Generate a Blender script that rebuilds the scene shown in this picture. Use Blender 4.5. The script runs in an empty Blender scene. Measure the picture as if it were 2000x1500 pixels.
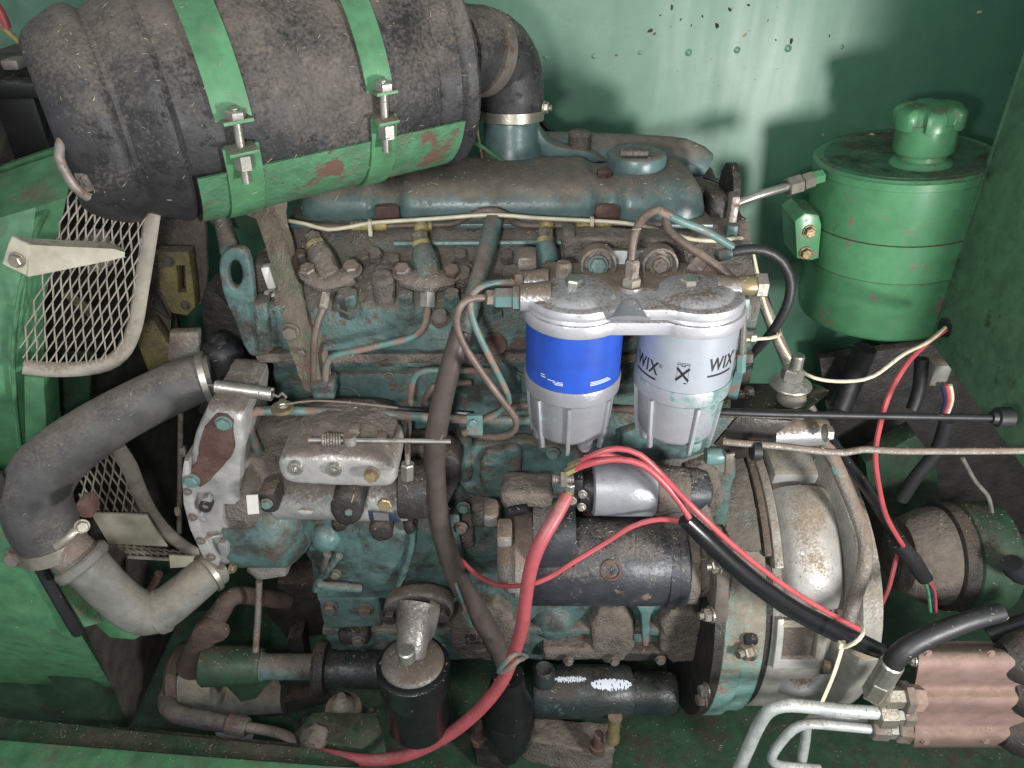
import bpy, bmesh, math, random
from mathutils import Vector, Matrix, noise
random.seed(7)
S = bpy.context.scene
COL = S.collection
# ------------------------------------------------------------------ camera
PITCH = math.radians(33.0); F = 1510.0
CAM = Vector((0.0, -0.713, 1.113))
FWD = Vector((0, math.cos(PITCH), -math.sin(PITCH))); UP = Vector((0, math.sin(PITCH), math.cos(PITCH)))
cd = bpy.data.cameras.new('camera'); cam = bpy.data.objects.new('camera', cd); COL.objects.link(cam)
cam.location = CAM; cam.rotation_euler = (math.pi/2-PITCH, 0, 0)
cd.sensor_width = 36; cd.lens = 36*F/2000; cd.clip_start = .01; cd.clip_end = 50
S.camera = cam
# ------------------------------------------------------------------ light: dim shed, a lamp low on the right, the phone's torch, an added front fill
wd = bpy.data.worlds.new('World'); S.world = wd; wd.use_nodes = True
wd.node_tree.nodes['Background'].inputs[0].default_value = (.95, .98, 1, 1)
wd.node_tree.nodes['Background'].inputs[1].default_value = .50
def lamp(name, loc, aim, size, power, col):
    l = bpy.data.lights.new(name, 'AREA'); l.shape = 'DISK'; l.size = size; l.energy = power; l.color = col
    o = bpy.data.objects.new(name, l); COL.objects.link(o); o.location = loc
    o.rotation_euler = (Vector(aim)-Vector(loc)).to_track_quat('-Z', 'Y').to_euler(); return o
lamp('hand_lamp', (.645, -.72, .72), (.15, .3, .75), .15, 10.5, (1, .985, .96))
lamp('phone_torch', (-.08, -.71, 1.05), (.1, .05, .65), .06, 2.9, (1, .99, .97))
lamp('front_fill', (-.7, -1.5, 1.9), (0, .1, .5), 1.2, 7, (.93, .97, 1))  # soft fill added from the upper left front, no real doorway behind it
S.cycles.max_bounces = 5; S.cycles.diffuse_bounces = 3; S.cycles.glossy_bounces = 2; S.cycles.use_adaptive_sampling = True; S.cycles.adaptive_threshold = .02; S.cycles.use_denoising = True
S.view_settings.view_transform = 'Standard'; S.view_settings.look = 'None'
S.view_settings.exposure = 0.05; S.view_settings.gamma = 1
S.view_settings.use_curve_mapping = False
# ------------------------------------------------------------------ picture rays -> points of the place
def ray(u, v):
    return FWD + Vector((1, 0, 0))*((u-1000)/F) + UP*((750-v)/F)
def W(u, v, Y):
    d = ray(u, v); return CAM + d*((Y-CAM.y)/d.y)
def WZ(u, v, z):
    d = ray(u, v); return CAM + d*((z-CAM.z)/d.z)
def WX(u, v, x):
    d = ray(u, v); return CAM + d*((x-CAM.x)/d.x)
def WP(u, v, p, n):
    d = ray(u, v); n = Vector(n); return CAM + d*((p-CAM).dot(n)/d.dot(n))
def mpp(P): return (P-CAM).dot(FWD)/F
# ------------------------------------------------------------------ materials
def lin(h):
    c = [int(h[i:i+2], 16)/255 for i in (0, 2, 4)]
    return tuple((x/12.92 if x <= .04045 else ((x+.055)/1.055)**2.4) for x in c)+(1,)
M = {}
def dsat(c, k):
    l = .3*c[0]+.55*c[1]+.15*c[2]; return tuple(l+(x-l)*(1-k) for x in c[:3])+(1,)
def mat(name, base, rough=.6, metal=0., dust=-1., dcol='6b625a', chip=None, ca=.5, cs=28., var=.18, bump=.25, bs=260., grime=0., gcol='2b241f', up=.38, ds=16., coat=0., sat=.30, spec=.5, bd=.0022, fine=.45):
    m = bpy.data.materials.new(name); m.use_nodes = True; nt = m.node_tree; N = nt.nodes; L = nt.links
    b = N['Principled BSDF']
    geo = N.new('ShaderNodeNewGeometry'); pos = geo.outputs['Position']
    def noi(scale, det=6, ro=.62, off=0.):
        n = N.new('ShaderNodeTexNoise'); n.inputs['Scale'].default_value = scale; n.inputs['Detail'].default_value = det
        n.inputs['Roughness'].default_value = ro
        if off:
            a = N.new('ShaderNodeVectorMath'); a.inputs[1].default_value = (off, off*1.7, -off); L.new(pos, a.inputs[0]); L.new(a.outputs[0], n.inputs['Vector'])
        else: L.new(pos, n.inputs['Vector'])
        return n.outputs['Fac']
    def mth(op, a, c, d=None, cl=False):
        n = N.new('ShaderNodeMath'); n.operation = op; n.use_clamp = cl
        for i, x in enumerate((a, c, d)):
            if x is None: continue
            if isinstance(x, (int, float)): n.inputs[i].default_value = x
            else: L.new(x, n.inputs[i])
        return n.outputs[0]
    def mix(f, a, c):
        n = N.new('ShaderNodeMix'); n.data_type = 'RGBA'
        for i, x in ((0, f), (6, a), (7, c)):
            if isinstance(x, (int, float, tuple)): n.inputs[i].default_value = x
            else: L.new(x, n.inputs[i])
        return n.outputs[2]
    def mixf(f, a, c):
        n = N.new('ShaderNodeMix'); n.data_type = 'FLOAT'
        for i, x in ((0, f), (2, a), (3, c)):
            if isinstance(x, (int, float)): n.inputs[i].default_value = x
            else: L.new(x, n.inputs[i])
        return n.outputs[0]
    bc = dsat(lin(base), sat)
    n0 = noi(45, 3, .6, 3.1)
    dark = tuple(x*(1-1.6*var) for x in bc[:3])+(1,); lite = tuple(min(1, x*(1+1.6*var)) for x in bc[:3])+(1,)
    mr = N.new('ShaderNodeMapRange'); mr.inputs[1].default_value = .3; mr.inputs[2].default_value = .7; L.new(n0, mr.inputs[0])
    col = mix(mr.outputs[0], dark, lite)
    r = mixf(mr.outputs[0], min(1, rough*1.12), rough*.88); met = metal; h = None
    if chip:
        n2 = noi(cs, 5, .7, 7.7)
        f = mth('MULTIPLY', mth('ADD', n2, ca-1.0), 14., cl=True)
        col = mix(f, col, dsat(lin(chip), .2)); r = mixf(f, r, .8); h = mth('MULTIPLY', f, -.6)
        if metal: met = mixf(f, met, 0.)
    if grime > 0:
        n3 = noi(22, 4, .68, 13.3)
        f = mth('MULTIPLY', mth('MULTIPLY', mth('ADD', n3, grime-1.0), 7., cl=True), .8)
        col = mix(f, col, lin(gcol)); r = mixf(f, r, .75)
        if metal: met = mixf(f, met, 0.)
    if dust > -.9:
        n1 = noi(ds, 5, .68, 21.9); n4 = noi(340, 1, .6)
        sx = N.new('ShaderNodeSeparateXYZ'); L.new(geo.outputs['Normal'], sx.inputs[0])
        v = mth('ADD', mth('ADD', n1, dust-.86), mth('MULTIPLY', sx.outputs['Z'], up))
        v = mth('ADD', v, mth('MULTIPLY', mth('ADD', n4, -.5), fine))
        f = mth('MULTIPLY', v, 4.2, cl=True)
        n5 = noi(90, 2, .6, 5.5); dc = lin(dcol)
        dd = mix(n5, tuple(x*.55 for x in dc[:3])+(1,), tuple(min(1, x*1.4) for x in dc[:3])+(1,))
        col = mix(mth('MULTIPLY', f, .95), col, dd); r = mixf(f, r, .93)
        if not isinstance(met, float) or met > 0: met = mixf(f, met, 0.)
        h = mth('ADD', h, mth('MULTIPLY', f, .8)) if h else mth('MULTIPLY', f, .8)
    L.new(col, b.inputs['Base Color']); L.new(r, b.inputs['Roughness'])
    if isinstance(met, float): b.inputs['Metallic'].default_value = met
    else: L.new(met, b.inputs['Metallic'])
    b.inputs['Specular IOR Level'].default_value = spec
    if coat: b.inputs['Coat Weight'].default_value = coat; b.inputs['Coat Roughness'].default_value = .25
    if bump:
        nb = noi(bs, 2, .65, 1.3); nb2 = noi(bs*.22, 2, .6, 2.3)
        hh = mth('ADD', mth('MULTIPLY', nb, .5), mth('MULTIPLY', nb2, .9))
        if h and dust > .2: hh = mth('ADD', hh, mth('MULTIPLY', h, .55))
        bp = N.new('ShaderNodeBump'); bp.inputs['Strength'].default_value = bump; bp.inputs['Distance'].default_value = bd
        L.new(hh, bp.inputs['Height']); L.new(bp.outputs[0], b.inputs['Normal'])
    M[name] = m; return m
mat('teal', '3f6d6a', .42, dust=0.24, chip='5a4c44', ca=.44, grime=0.52, bump=.3, bd=0.004, bs=160.0, sat=0.42)
mat('teal_clean', '457a76', .4, dust=0.16, chip='7a5a4e', ca=0.44, bump=.2, sat=0.4)
mat('teal_dust', '3d6864', .5, dust=0.33, chip='5a4436', ca=.46, grime=.5, bump=.55, bd=0.005, bs=150.0, sat=0.42)
mat('teal_cover', '476a69', .34, dust=0.17, dcol='746a60', chip='6b4a3e', ca=.38, bump=.14, up=.46, sat=0.35)
mat('teal_pipe', '447570', .45, dust=0.08, chip='7d6457', ca=0.54, cs=40, bump=.2, sat=0.4)
mat('cast_dust', '635b54', .85, dust=0.5, grime=.48, bump=.8, var=.25, bd=0.006, bs=150.0)
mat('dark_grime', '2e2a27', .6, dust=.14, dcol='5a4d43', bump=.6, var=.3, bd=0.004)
mat('green', '3f8553', .42, dust=-.02, dcol='6b604f', chip='6f6a55', ca=0.37, bump=.1, bs=120, sat=0.27, grime=0.34, gcol='4a4434')
mat('green_wall', '3f7c5f', .46, dust=-.35, chip='58705f', ca=.30, cs=9, bump=0.05, bs=60, var=0.05, up=.1, spec=1.0, sat=0.15)
mat('green_dusty', '3d8a58', .5, dust=.28, dcol='75685a', chip='7d5a48', ca=.42, bump=.4)
mat('green_floor', '254c32', .5, dust=0.02, dcol='4f4436', grime=0.48, gcol='3a2e26', bump=.3, up=.30)
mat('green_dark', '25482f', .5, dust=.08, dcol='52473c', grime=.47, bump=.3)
mat('tank_green', '3d9058', .3, dust=-.08, dcol='4a3c30', chip='7d6457', ca=0.4, bump=0.05, grime=0.36, up=.5, sat=0.28, var=0.08, cs=34.0)
mat('black_can', '2c2b2e', .55, dust=0.365, dcol='6d655d', chip='17171a', ca=0.44, cs=55, bump=.4, var=.3, up=.22, ds=7.0, fine=0.34)
mat('rubber', '232327', .5, dust=.02, dcol='5d544c', bump=.12, var=.2, up=.3)
mat('hose_dusty', '4a4848', .6, dust=.28, dcol='6f675f', bump=.2, var=.2, up=.3, ds=12)
mat('hose_grey', '6f6e66', .6, dust=.25, dcol='857b6c', bump=.25, var=.2)
mat('black_sleeve', '17181b', .28, dust=-.12, dcol='5d544c', bump=.05, up=.2)
mat('alu', 'a9a8ac', .38, .55, dust=0.14, dcol='6b5c4e', chip='8a8078', ca=.36, bump=.25, var=.10, up=.62, bs=420)
mat('alu_clean', '9a9ca4', .36, .5, dust=0.08, dcol='7a6d60', chip='6aa39a', ca=.34, cs=22, bump=.2, var=.08, bs=420)
mat('alu_dust', '8f8a84', .45, .45, dust=0.38, dcol='75655a', chip='5f9089', ca=.40, bump=.5, var=.15, bd=0.0035)
mat('alu_bright', 'b8b6b0', .36, .35, dust=0.12, dcol='8a7a68', bump=.4, var=.1, up=.4)
mat('zinc', 'b0aca2', .35, .8, dust=.02, dcol='7a6c5c', bump=.15, up=.3)
mat('steel_pipe', '8b8078', .5, .4, dust=.18, dcol='75675c', chip='6b4a3a', ca=.45, bump=.3)
mat('brown_pipe', '6b574d', .5, .2, dust=.14, dcol='7a6a5e', chip='4f9089', ca=.36, cs=35, bump=.25)
mat('brown_hose', '4e423d', .36, dust=-.02, dcol='75685c', bump=.12, var=.15, up=.30)
mat('rust', '5a3a31', .7, dust=.10, dcol='6a5a4e', chip='4c3028', ca=.45, bump=.6, var=.25)
mat('bolt_dull', '7d7268', .5, .5, dust=.22, dcol='6e6055', chip='5a4034', ca=.45, bump=.4)
mat('bolt_zinc', 'a39b8a', .38, .75, dust=.05, dcol='6e6055', bump=.2)
mat('bolt_teal', '4a7d78', .45, dust=0.3, chip='6a4a3e', ca=.45, bump=.3, sat=0.4)
mat('brass', '8f7a48', .4, .5, dust=0.22, dcol='6e6055', bump=.3)
mat('brass_paint', 'b39a3e', .6, .1, dust=0.26, chip='6b5a4a', ca=.45, bump=.3)
mat('yellow', '8a7c34', .6, dust=0.5, dcol='5e5448', bump=.3)
mat('red_wire', 'ad434a', .38, dust=0.04, dcol='9a7a70', bump=.05, var=.08, up=.2, sat=0.12)
mat('red_cable', 'a3474e', .42, dust=0.2, dcol='8f7a70', bump=.06, var=.10, up=.2, sat=0.12)
mat('cream_wire', 'cfc39c', .45, dust=-.02, dcol='7a6a58', bump=.06, var=.1)
mat('cream_paint', 'b9b196', .55, dust=.05, dcol='7f7462', bump=.2, var=.12)
mat('guard', '9a9080', .6, dust=0.32, dcol='7d7264', bump=.3, var=.15)
mat('can_blue', '1f48a8', .34, dust=-.10, dcol='5d6480', bump=.06, var=.10, up=.3, sat=0.05)
mat('can_white', '9ba5b1', .33, .25, dust=-.18, dcol='8a8078', bump=.05, var=.05, up=.3)
mat('print_black', '1b1e22', .5, bump=0, var=.02)
mat('print_white', 'ced6e6', .5, bump=0, var=.02)
mat('label_blue', '1f2c48', .4, dust=0.25, bump=.05)
mat('plastic_white', 'd4d2c8', .45, dust=-.05, bump=.05, var=.06)
mat('plastic_black', '1d1d1f', .45, dust=.02, bump=.1)
mat('salmon', '8f6d62', .75, dust=0.26, dcol='8a7468', grime=0.34, bump=.3, var=.12)
mat('beige_cast', '96907f', .55, .1, dust=0.2, dcol='7d6f5e', bump=.4, var=.15, bd=0.004)
mat('paper', 'aab2bc', .8, dust=-.05, bump=.1, var=.06)
mat('core', '453e38', .8, dust=0.32, dcol='574d44', bump=.5, var=.3, up=.1)
mat('starter_black', '363941', .42, .25, dust=0.14, dcol='6b6660', chip='6e5748', ca=0.38, cs=26, bump=.35, var=.2)
mat('green_grime', '3a7d52', .55, dust=0.5, dcol='6f6257', chip='6b4a3c', ca=.46, bump=.5, bd=.004)
mat('alu_grime', '7a7672', .36, .45, dust=0.2, dcol='5a4e44', grime=.5, bump=.4, bd=.003)
mat('oil_film', '2a241f', .3, dust=.05, dcol='4a3f35', bump=.2, grime=.45, up=.2)
mat('alu_teal', 'a2a5ae', .38, .45, dust=-.02, dcol='7a6d60', chip='507772', ca=0.47, cs=14, bump=.2, var=.08)
mat('flange_paint', '5d9a90', .5, dust=.36, dcol='85786a', chip='9a5a50', ca=.40, cs=20, bump=.4, bd=.003, sat=.35)
mat('black_gloss', '17181b', .26, dust=-.02, dcol='4f453d', bump=.12, up=.25)
mat('panel_green', '477d55', .5, dust=0.06, dcol='5a5044', grime=.40, bump=.15)
mat('oily_green', '3a6e4a', .35, dust=.0, dcol='4a3f35', grime=0.5, gcol='1f1a16', bump=.15)
mat('seam_dirt', '4c3b31', .8, dust=.1, bump=.4)
mat('rust_dust', '5c463c', .75, dust=.34, dcol='62564c', bump=.6, bd=.004)
mat('pipe_pale', 'aab2ae', .45, .2, dust=.06, dcol='80756a', chip='7d7468', ca=.42, bump=.15)
mat('alu_patch', 'aeaba8', .42, .35, dust=0.22, dcol='6f655c', chip='6b8f88', ca=.38, bump=.4, var=.12, bd=.003, up=.5)
mat('dome_silver', 'b4b4bb', .36, .45, dust=0.2, dcol='6b5c4e', chip='6a9c95', ca=.36, cs=18, bump=.2, var=.08, up=.30)
mat('oily_dark', '243231', .38, dust=.08, dcol='4a4039', chip='3f6664', ca=.36, grime=.5, gcol='17130f', bump=.4, bd=.003, sat=.2)
mat('beige_silver', 'a5a197', .42, .25, dust=.24, dcol='82766a', bump=.35, var=.12, bd=.003, up=.4)
mat('straw', 'a8966e', .8, bump=0, var=.3)
mat('crumb', '7a6a58', .9, bump=0, var=.3)
mat('leaf_dark', '4a3f35', .9, bump=0, var=.3)
# vertical runs and wiped patches on the back wall
def runs():
    m = M['green_wall']; nt = m.node_tree; N = nt.nodes; L = nt.links; b = N['Principled BSDF']
    g = N.new('ShaderNodeNewGeometry'); mp = N.new('ShaderNodeVectorMath'); mp.operation = 'MULTIPLY'; mp.inputs[1].default_value = (26, 1, 2.6)
    L.new(g.outputs['Position'], mp.inputs[0]); n = N.new('ShaderNodeTexNoise'); n.inputs['Scale'].default_value = 1.; n.inputs['Detail'].default_value = 5; L.new(mp.outputs[0], n.inputs['Vector'])
    r = N.new('ShaderNodeMapRange'); r.inputs[1].default_value = .35; r.inputs[2].default_value = .68; r.inputs[3].default_value = .43; r.inputs[4].default_value = .53; L.new(n.outputs['Fac'], r.inputs[0]); L.new(r.outputs[0], b.inputs['Roughness'])
    n2 = N.new('ShaderNodeTexNoise'); n2.inputs['Scale'].default_value = 7; n2.inputs['Detail'].default_value = 8; n2.inputs['Roughness'].default_value = .72; L.new(g.outputs['Position'], n2.inputs['Vector'])
    r2 = N.new('ShaderNodeMapRange'); r2.inputs[1].default_value = .56; r2.inputs[2].default_value = .74; r2.inputs[4].default_value = .55; L.new(n2.outputs['Fac'], r2.inputs[0])
    mx = N.new('ShaderNodeMix'); mx.data_type = 'RGBA'; old = b.inputs['Base Color'].links[0].from_socket
    L.new(r2.outputs[0], mx.inputs[0]); L.new(old, mx.inputs[6]); mx.inputs[7].default_value = lin('7d8f84'); L.new(mx.outputs[2], b.inputs['Base Color'])
runs()
# fine fins on the radiator core
def fins():
    m = M['core']; nt = m.node_tree; N = nt.nodes; L = nt.links
    w = N.new('ShaderNodeTexBrick'); g = N.new('ShaderNodeNewGeometry'); mp = N.new('ShaderNodeVectorMath'); mp.operation = 'MULTIPLY'
    sp = N.new('ShaderNodeSeparateXYZ'); cb = N.new('ShaderNodeCombineXYZ')
    L.new(g.outputs['Position'], sp.inputs[0]); L.new(sp.outputs['Y'], cb.inputs[0]); L.new(sp.outputs['Z'], cb.inputs[1])
    mp.inputs[1].default_value = (1, 1, 1); L.new(cb.outputs[0], mp.inputs[0]); L.new(mp.outputs[0], w.inputs['Vector'])
    w.inputs['Scale'].default_value = 60; w.inputs['Mortar Size'].default_value = .05
    bp = N.new('ShaderNodeBump'); bp.inputs['Strength'].default_value = .9; bp.inputs['Distance'].default_value = .003; bp.invert = True
    L.new(w.outputs['Fac'], bp.inputs['Height'])
    old = [n for n in N if n.type == 'BUMP' and n != bp][0]
    L.new(old.outputs[0], bp.inputs['Normal']); L.new(bp.outputs[0], N['Principled BSDF'].inputs['Normal'])
fins()
# ------------------------------------------------------------------ objects
WL = {}
def tag(o, label, cat, group=None, kind=None):
    if label: o['label'] = label
    if cat: o['category'] = cat
    if group: o['group'] = group
    if kind: o['kind'] = kind
    return o
def thing(name, label, cat, base, group=None):
    o = bpy.data.objects.new(name, None); COL.objects.link(o); o.empty_display_size = .02
    o.location = base; WL[o.name] = Vector(base); return tag(o, label, cat, group)
def link(name, me, loc, m, parent):
    o = bpy.data.objects.new(name, me); COL.objects.link(o); WL[o.name] = Vector(loc)
    if m is not None and not me.materials: me.materials.append(M[m])
    if parent is not None: o.parent = parent; o.location = Vector(loc)-WL[parent.name]
    else: o.location = loc
    return o
def mesh(name, vs, fs, m, parent=None, smooth=True, ang=38, bevel=0., seg=2, kind=None):
    vs = [Vector(v) for v in vs]
    lo = Vector([min(v[i] for v in vs) for i in range(3)]); hi = Vector([max(v[i] for v in vs) for i in range(3)])
    c = (lo+hi)/2
    me = bpy.data.meshes.new(name); me.from_pydata([v-c for v in vs], [], fs)
    bm = bmesh.new(); bm.from_mesh(me)
    bmesh.ops.remove_doubles(bm, verts=bm.verts, dist=1e-6)
    bmesh.ops.recalc_face_normals(bm, faces=bm.faces)
    if bevel:
        es = [e for e in bm.edges if len(e.link_faces) == 2 and e.calc_face_angle(0) > .45]
        bmesh.ops.bevel(bm, geom=es, offset=bevel, segments=seg, profile=.55, affect='EDGES', clamp_overlap=True)
    bm.to_mesh(me); bm.free()
    if smooth:
        for p in me.polygons: p.use_smooth = True
        me.set_sharp_from_angle(angle=math.radians(ang))
    o = link(name, me, c, m, parent)
    if kind: o['kind'] = kind
    return o
def spline(P, step):
    """Catmull-Rom through (Vector, radius)."""
    out = []; n = len(P)
    for i in range(n-1):
        p0, p1, p2, p3 = P[max(0, i-1)], P[i], P[i+1], P[min(n-1, i+2)]
        k = max(2, int((p2[0]-p1[0]).length/step))
        for j in range(k):
            t = j/k; t2 = t*t; t3 = t2*t
            f = [-.5*t+t2-.5*t3, 1-2.5*t2+1.5*t3, .5*t+2*t2-1.5*t3, -.5*t2+.5*t3]
            out.append((sum((q[0]*w for q, w in zip((p0, p1, p2, p3), f)), Vector()), sum(q[1]*w for q, w in zip((p0, p1, p2, p3), f))))
    out.append(P[-1]); return out
def tube_geo(Q, seg=10, caps=True, flat=1., fdir=None):
    vs, fs = [], []; prev = None
    for i, (p, r) in enumerate(Q):
        d = (Q[min(i+1, len(Q)-1)][0]-Q[max(i-1, 0)][0]).normalized()
        if prev is None:
            a = Vector(fdir) if fdir else (Vector((0, 0, 1)) if abs(d.z) < .9 else Vector((0, 1, 0)))
        else: a = prev
        n = (a-d*a.dot(d)).normalized(); b = d.cross(n); prev = n
        for j in range(seg):
            t = 2*math.pi*j/seg; vs.append(p+n*(math.cos(t)*r*flat)+b*(math.sin(t)*r))
    for i in range(len(Q)-1):
        for j in range(seg):
            k = (j+1) % seg; fs.append((i*seg+j, i*seg+k, (i+1)*seg+k, (i+1)*seg+j))
    if caps:
        fs.append(tuple(range(seg))[::-1]); e = (len(Q)-1)*seg; fs.append(tuple(range(e, e+seg)))
    return vs, fs
def tube(name, m, pts, w=None, parent=None, seg=10, flat=1., fdir=None, step=.008, straight=False, wob=0.):
    """pts: (u, v, Y[, width px]); width is the thickness in picture px where it stands."""
    P = []; r0 = None
    for p in pts:
        q = W(*p[:3])
        if len(p) > 3: r = p[3]/2*mpp(q)
        else:
            if r0 is None: r0 = w/2*mpp(q)
            r = r0
        P.append((q, r))
    Q = P if straight else spline(P, step)
    if wob:
        s = random.random()*50
        Q = [(p+Vector((noise.noise(p*30+Vector((s, 0, 0))), noise.noise(p*30+Vector((0, s, 0))), noise.noise(p*30+Vector((0, 0, s)))))*wob, r) for p, r in Q]
    return mesh(name, *tube_geo(Q, seg, True, flat, fdir), m, parent)
def wtube(name, m, P, r, parent=None, seg=10, step=.006, straight=False):
    Q = [(Vector(p), r) for p in P]
    return mesh(name, *tube_geo(Q if straight else spline(Q, step), seg), m, parent)
def lathe_geo(A, B, prof, seg=32, arc=None):
    A, B = Vector(A), Vector(B); ax = (B-A); L = ax.length; ax = ax/L
    up = Vector((0, 0, 1)) if abs(ax.z) < .9 else Vector((0, 1, 0))
    e1 = (up-ax*up.dot(ax)).normalized(); e2 = ax.cross(e1)
    full = arc is None; a0, a1 = (0, 360) if full else arc
    n = seg if full else seg+1
    vs, fs = [], []
    for f, r in prof:
        for j in range(n):
            t = math.radians(a0+(a1-a0)*j/seg); vs.append(A+ax*(f*L)+(e1*math.cos(t)+e2*math.sin(t))*r)
    for i in range(len(prof)-1):
        for j in range(seg):
            k = (j+1) % n; fs.append((i*n+j, i*n+k, (i+1)*n+k, (i+1)*n+j))
    if full:
        if prof[0][1] > 1e-5: fs.append(tuple(range(n))[::-1])
        if prof[-1][1] > 1e-5: e = (len(prof)-1)*n; fs.append(tuple(range(e, e+n)))
    return vs, fs
def lathe(name, m, A, B, prof, parent=None, seg=32, arc=None, k=None, smooth=True, ang=38):
    """prof: (fraction along A-B, radius); k = metres per radius unit."""
    if k is None: k = 1.
    elif k == 'px': k = mpp((Vector(A)+Vector(B))/2)
    return mesh(name, *lathe_geo(A, B, [(f, r*k) for f, r in prof], seg, arc), m, parent, smooth, ang)
def cylX(name, m, u0, u1, v, Y, prof, parent=None, seg=32, **kw):
    A = W(u0, v, Y); B = W(u1, v, Y); B.z = A.z
    return lathe(name, m, A, B, prof, parent, seg, k='px', **kw)
def cylZ(name, m, u, v0, v1, Y, prof, parent=None, seg=32, **kw):
    A = W(u, v0, Y); B = Vector((A.x, A.y, W(u, v1, Y).z))
    return lathe(name, m, A, B, prof, parent, seg, k='px', **kw)
def chaikin(P, n):
    for _ in range(n):
        Q = []
        for i, p in enumerate(P):
            q = P[(i+1) % len(P)]
            Q += [(p[0]*.75+q[0]*.25, p[1]*.75+q[1]*.25), (p[0]*.25+q[0]*.75, p[1]*.25+q[1]*.75)]
        P = Q
    return P
def ell(u, v, a, b, n=20, t0=0): return [(u+a*math.cos(2*math.pi*i/n+t0), v+b*math.sin(2*math.pi*i/n+t0)) for i in range(n)]
def plate(name, m, poly, Y=None, th=.01, parent=None, bevel=0., rnd=0, holes=(), pl=None, z=None, x=None, dirv=None, seg=2):
    """outline seen in the picture, standing on its own plane, with real thickness."""
    poly = chaikin(poly, rnd)
    if pl: f = lambda u, v: WP(u, v, pl[0], pl[1]); n = Vector(pl[1]).normalized(); d = n if n.y > 0 else -n
    elif z is not None: f = lambda u, v: WZ(u, v, z); d = Vector((0, 0, -1))
    elif x is not None: f = lambda u, v: WX(u, v, x); d = Vector((math.copysign(1, x), 0, 0))
    else: f = lambda u, v: W(u, v, Y); d = Vector((0, 1, 0))
    if dirv: d = Vector(dirv)
    loops = [[f(*p) for p in poly]]+[[f(*p) for p in h] for h in holes]
    bm = bmesh.new(); edges = []
    for lp in loops:
        v = [bm.verts.new(p) for p in lp]
        edges += [bm.edges.new((v[i], v[(i+1) % len(v)])) for i in range(len(v))]
    if holes: bmesh.ops.triangle_fill(bm, use_beauty=True, edges=edges)
    else: bm.faces.new([e for e in bm.verts])
    fr = list(bm.faces)
    r = bmesh.ops.extrude_face_region(bm, geom=fr)
    for e in r['geom']:
        if isinstance(e, bmesh.types.BMVert): e.co += d*th
    for q in fr:
        if not q.is_valid: continue
    bmesh.ops.recalc_face_normals(bm, faces=bm.faces)
    if bevel:
        es = [e for e in bm.edges if len(e.link_faces) == 2 and e.calc_face_angle(0) > .6 and not (abs((e.verts[1].co-e.verts[0].co).normalized().dot(d)) > .9)]
        bmesh.ops.bevel(bm, geom=es, offset=bevel, segments=seg, profile=.55, affect='EDGES', clamp_overlap=True)
    c = sum((v.co for v in bm.verts), Vector())/len(bm.verts)
    for v in bm.verts: v.co -= c
    me = bpy.data.meshes.new(name); bm.to_mesh(me); bm.free()
    for p in me.polygons: p.use_smooth = True
    me.set_sharp_from_angle(angle=math.radians(38))
    return link(name, me, c, m, parent)
def prismX(name, m, prof, x0, x1, parent=None, bevel=.003, seg=2, n=1):
    """cross-section (Y, z) drawn out along the engine."""
    k = len(prof); vs = []; fs = []
    for i in range(n+1):
        x = x0+(x1-x0)*i/n; vs += [(x, y, z) for y, z in prof]
    for i in range(n):
        for j in range(k): l = (j+1) % k; fs.append((i*k+j, i*k+l, (i+1)*k+l, (i+1)*k+j))
    fs += [tuple(range(k))[::-1], tuple(range(n*k, n*k+k))]
    return mesh(name, vs, fs, m, parent, True, 38, bevel, seg)
def box(name, m, c, d, parent=None, bevel=.002, rot=None, seg=2):
    vs = []
    for sx in (-1, 1):
        for sy in (-1, 1):
            for sz in (-1, 1):
                p = Vector((sx*d[0]/2, sy*d[1]/2, sz*d[2]/2))
                if rot: p = Matrix.Rotation(math.radians(rot[1]), 3, rot[0]) @ p
                vs.append(Vector(c)+p)
    fs = [(0, 1, 3, 2), (4, 6, 7, 5), (0, 4, 5, 1), (2, 3, 7, 6), (0, 2, 6, 4), (1, 5, 7, 3)]
    return mesh(name, vs, fs, m, parent, True, 38, bevel, seg)
def pbox(name, m, u, v, Y, w, h, dp, parent=None, bevel=.002, rot=None):
    """box with its front centre seen at (u, v); w, h in picture px, dp metres deep."""
    P = W(u, v, Y); k = mpp(P); hh = h*k/math.cos(PITCH)
    return box(name, m, P+Vector((0, dp/2, 0)), (w*k, dp, hh), parent, bevel, rot)
def sheet(name, m, rows, th=.003, parent=None, sub=1):
    """grid of (u, v, Y) points -> bent sheet metal of thickness th."""
    G = [[W(*p) for p in r] for r in rows]; R, Cn = len(G), len(G[0]); vs, fs = [], []
    flat = [p for r in G for p in r]
    nr = []
    for i in range(R):
        for j in range(Cn):
            a = G[min(i+1, R-1)][j]-G[max(i-1, 0)][j]; b = G[i][min(j+1, Cn-1)]-G[i][max(j-1, 0)]
            n = a.cross(b).normalized()
            if n.dot(CAM-G[i][j]) > 0: n = -n
            nr.append(n)
    vs = flat+[p+n*th for p, n in zip(flat, nr)]; o = R*Cn
    for i in range(R-1):
        for j in range(Cn-1):
            q = (i*Cn+j, i*Cn+j+1, (i+1)*Cn+j+1, (i+1)*Cn+j); fs += [q, tuple(x+o for x in q[::-1])]
    rim = [j for j in range(Cn)]+[i*Cn+Cn-1 for i in range(1, R)]+[(R-1)*Cn+j for j in range(Cn-2, -1, -1)]+[i*Cn for i in range(R-2, 0, -1)]
    for i, a in enumerate(rim):
        b = rim[(i+1) % len(rim)]; fs.append((a, b, b+o, a+o))
    return mesh(name, vs, fs, m, parent, True, 30)
BC = {}
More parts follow.
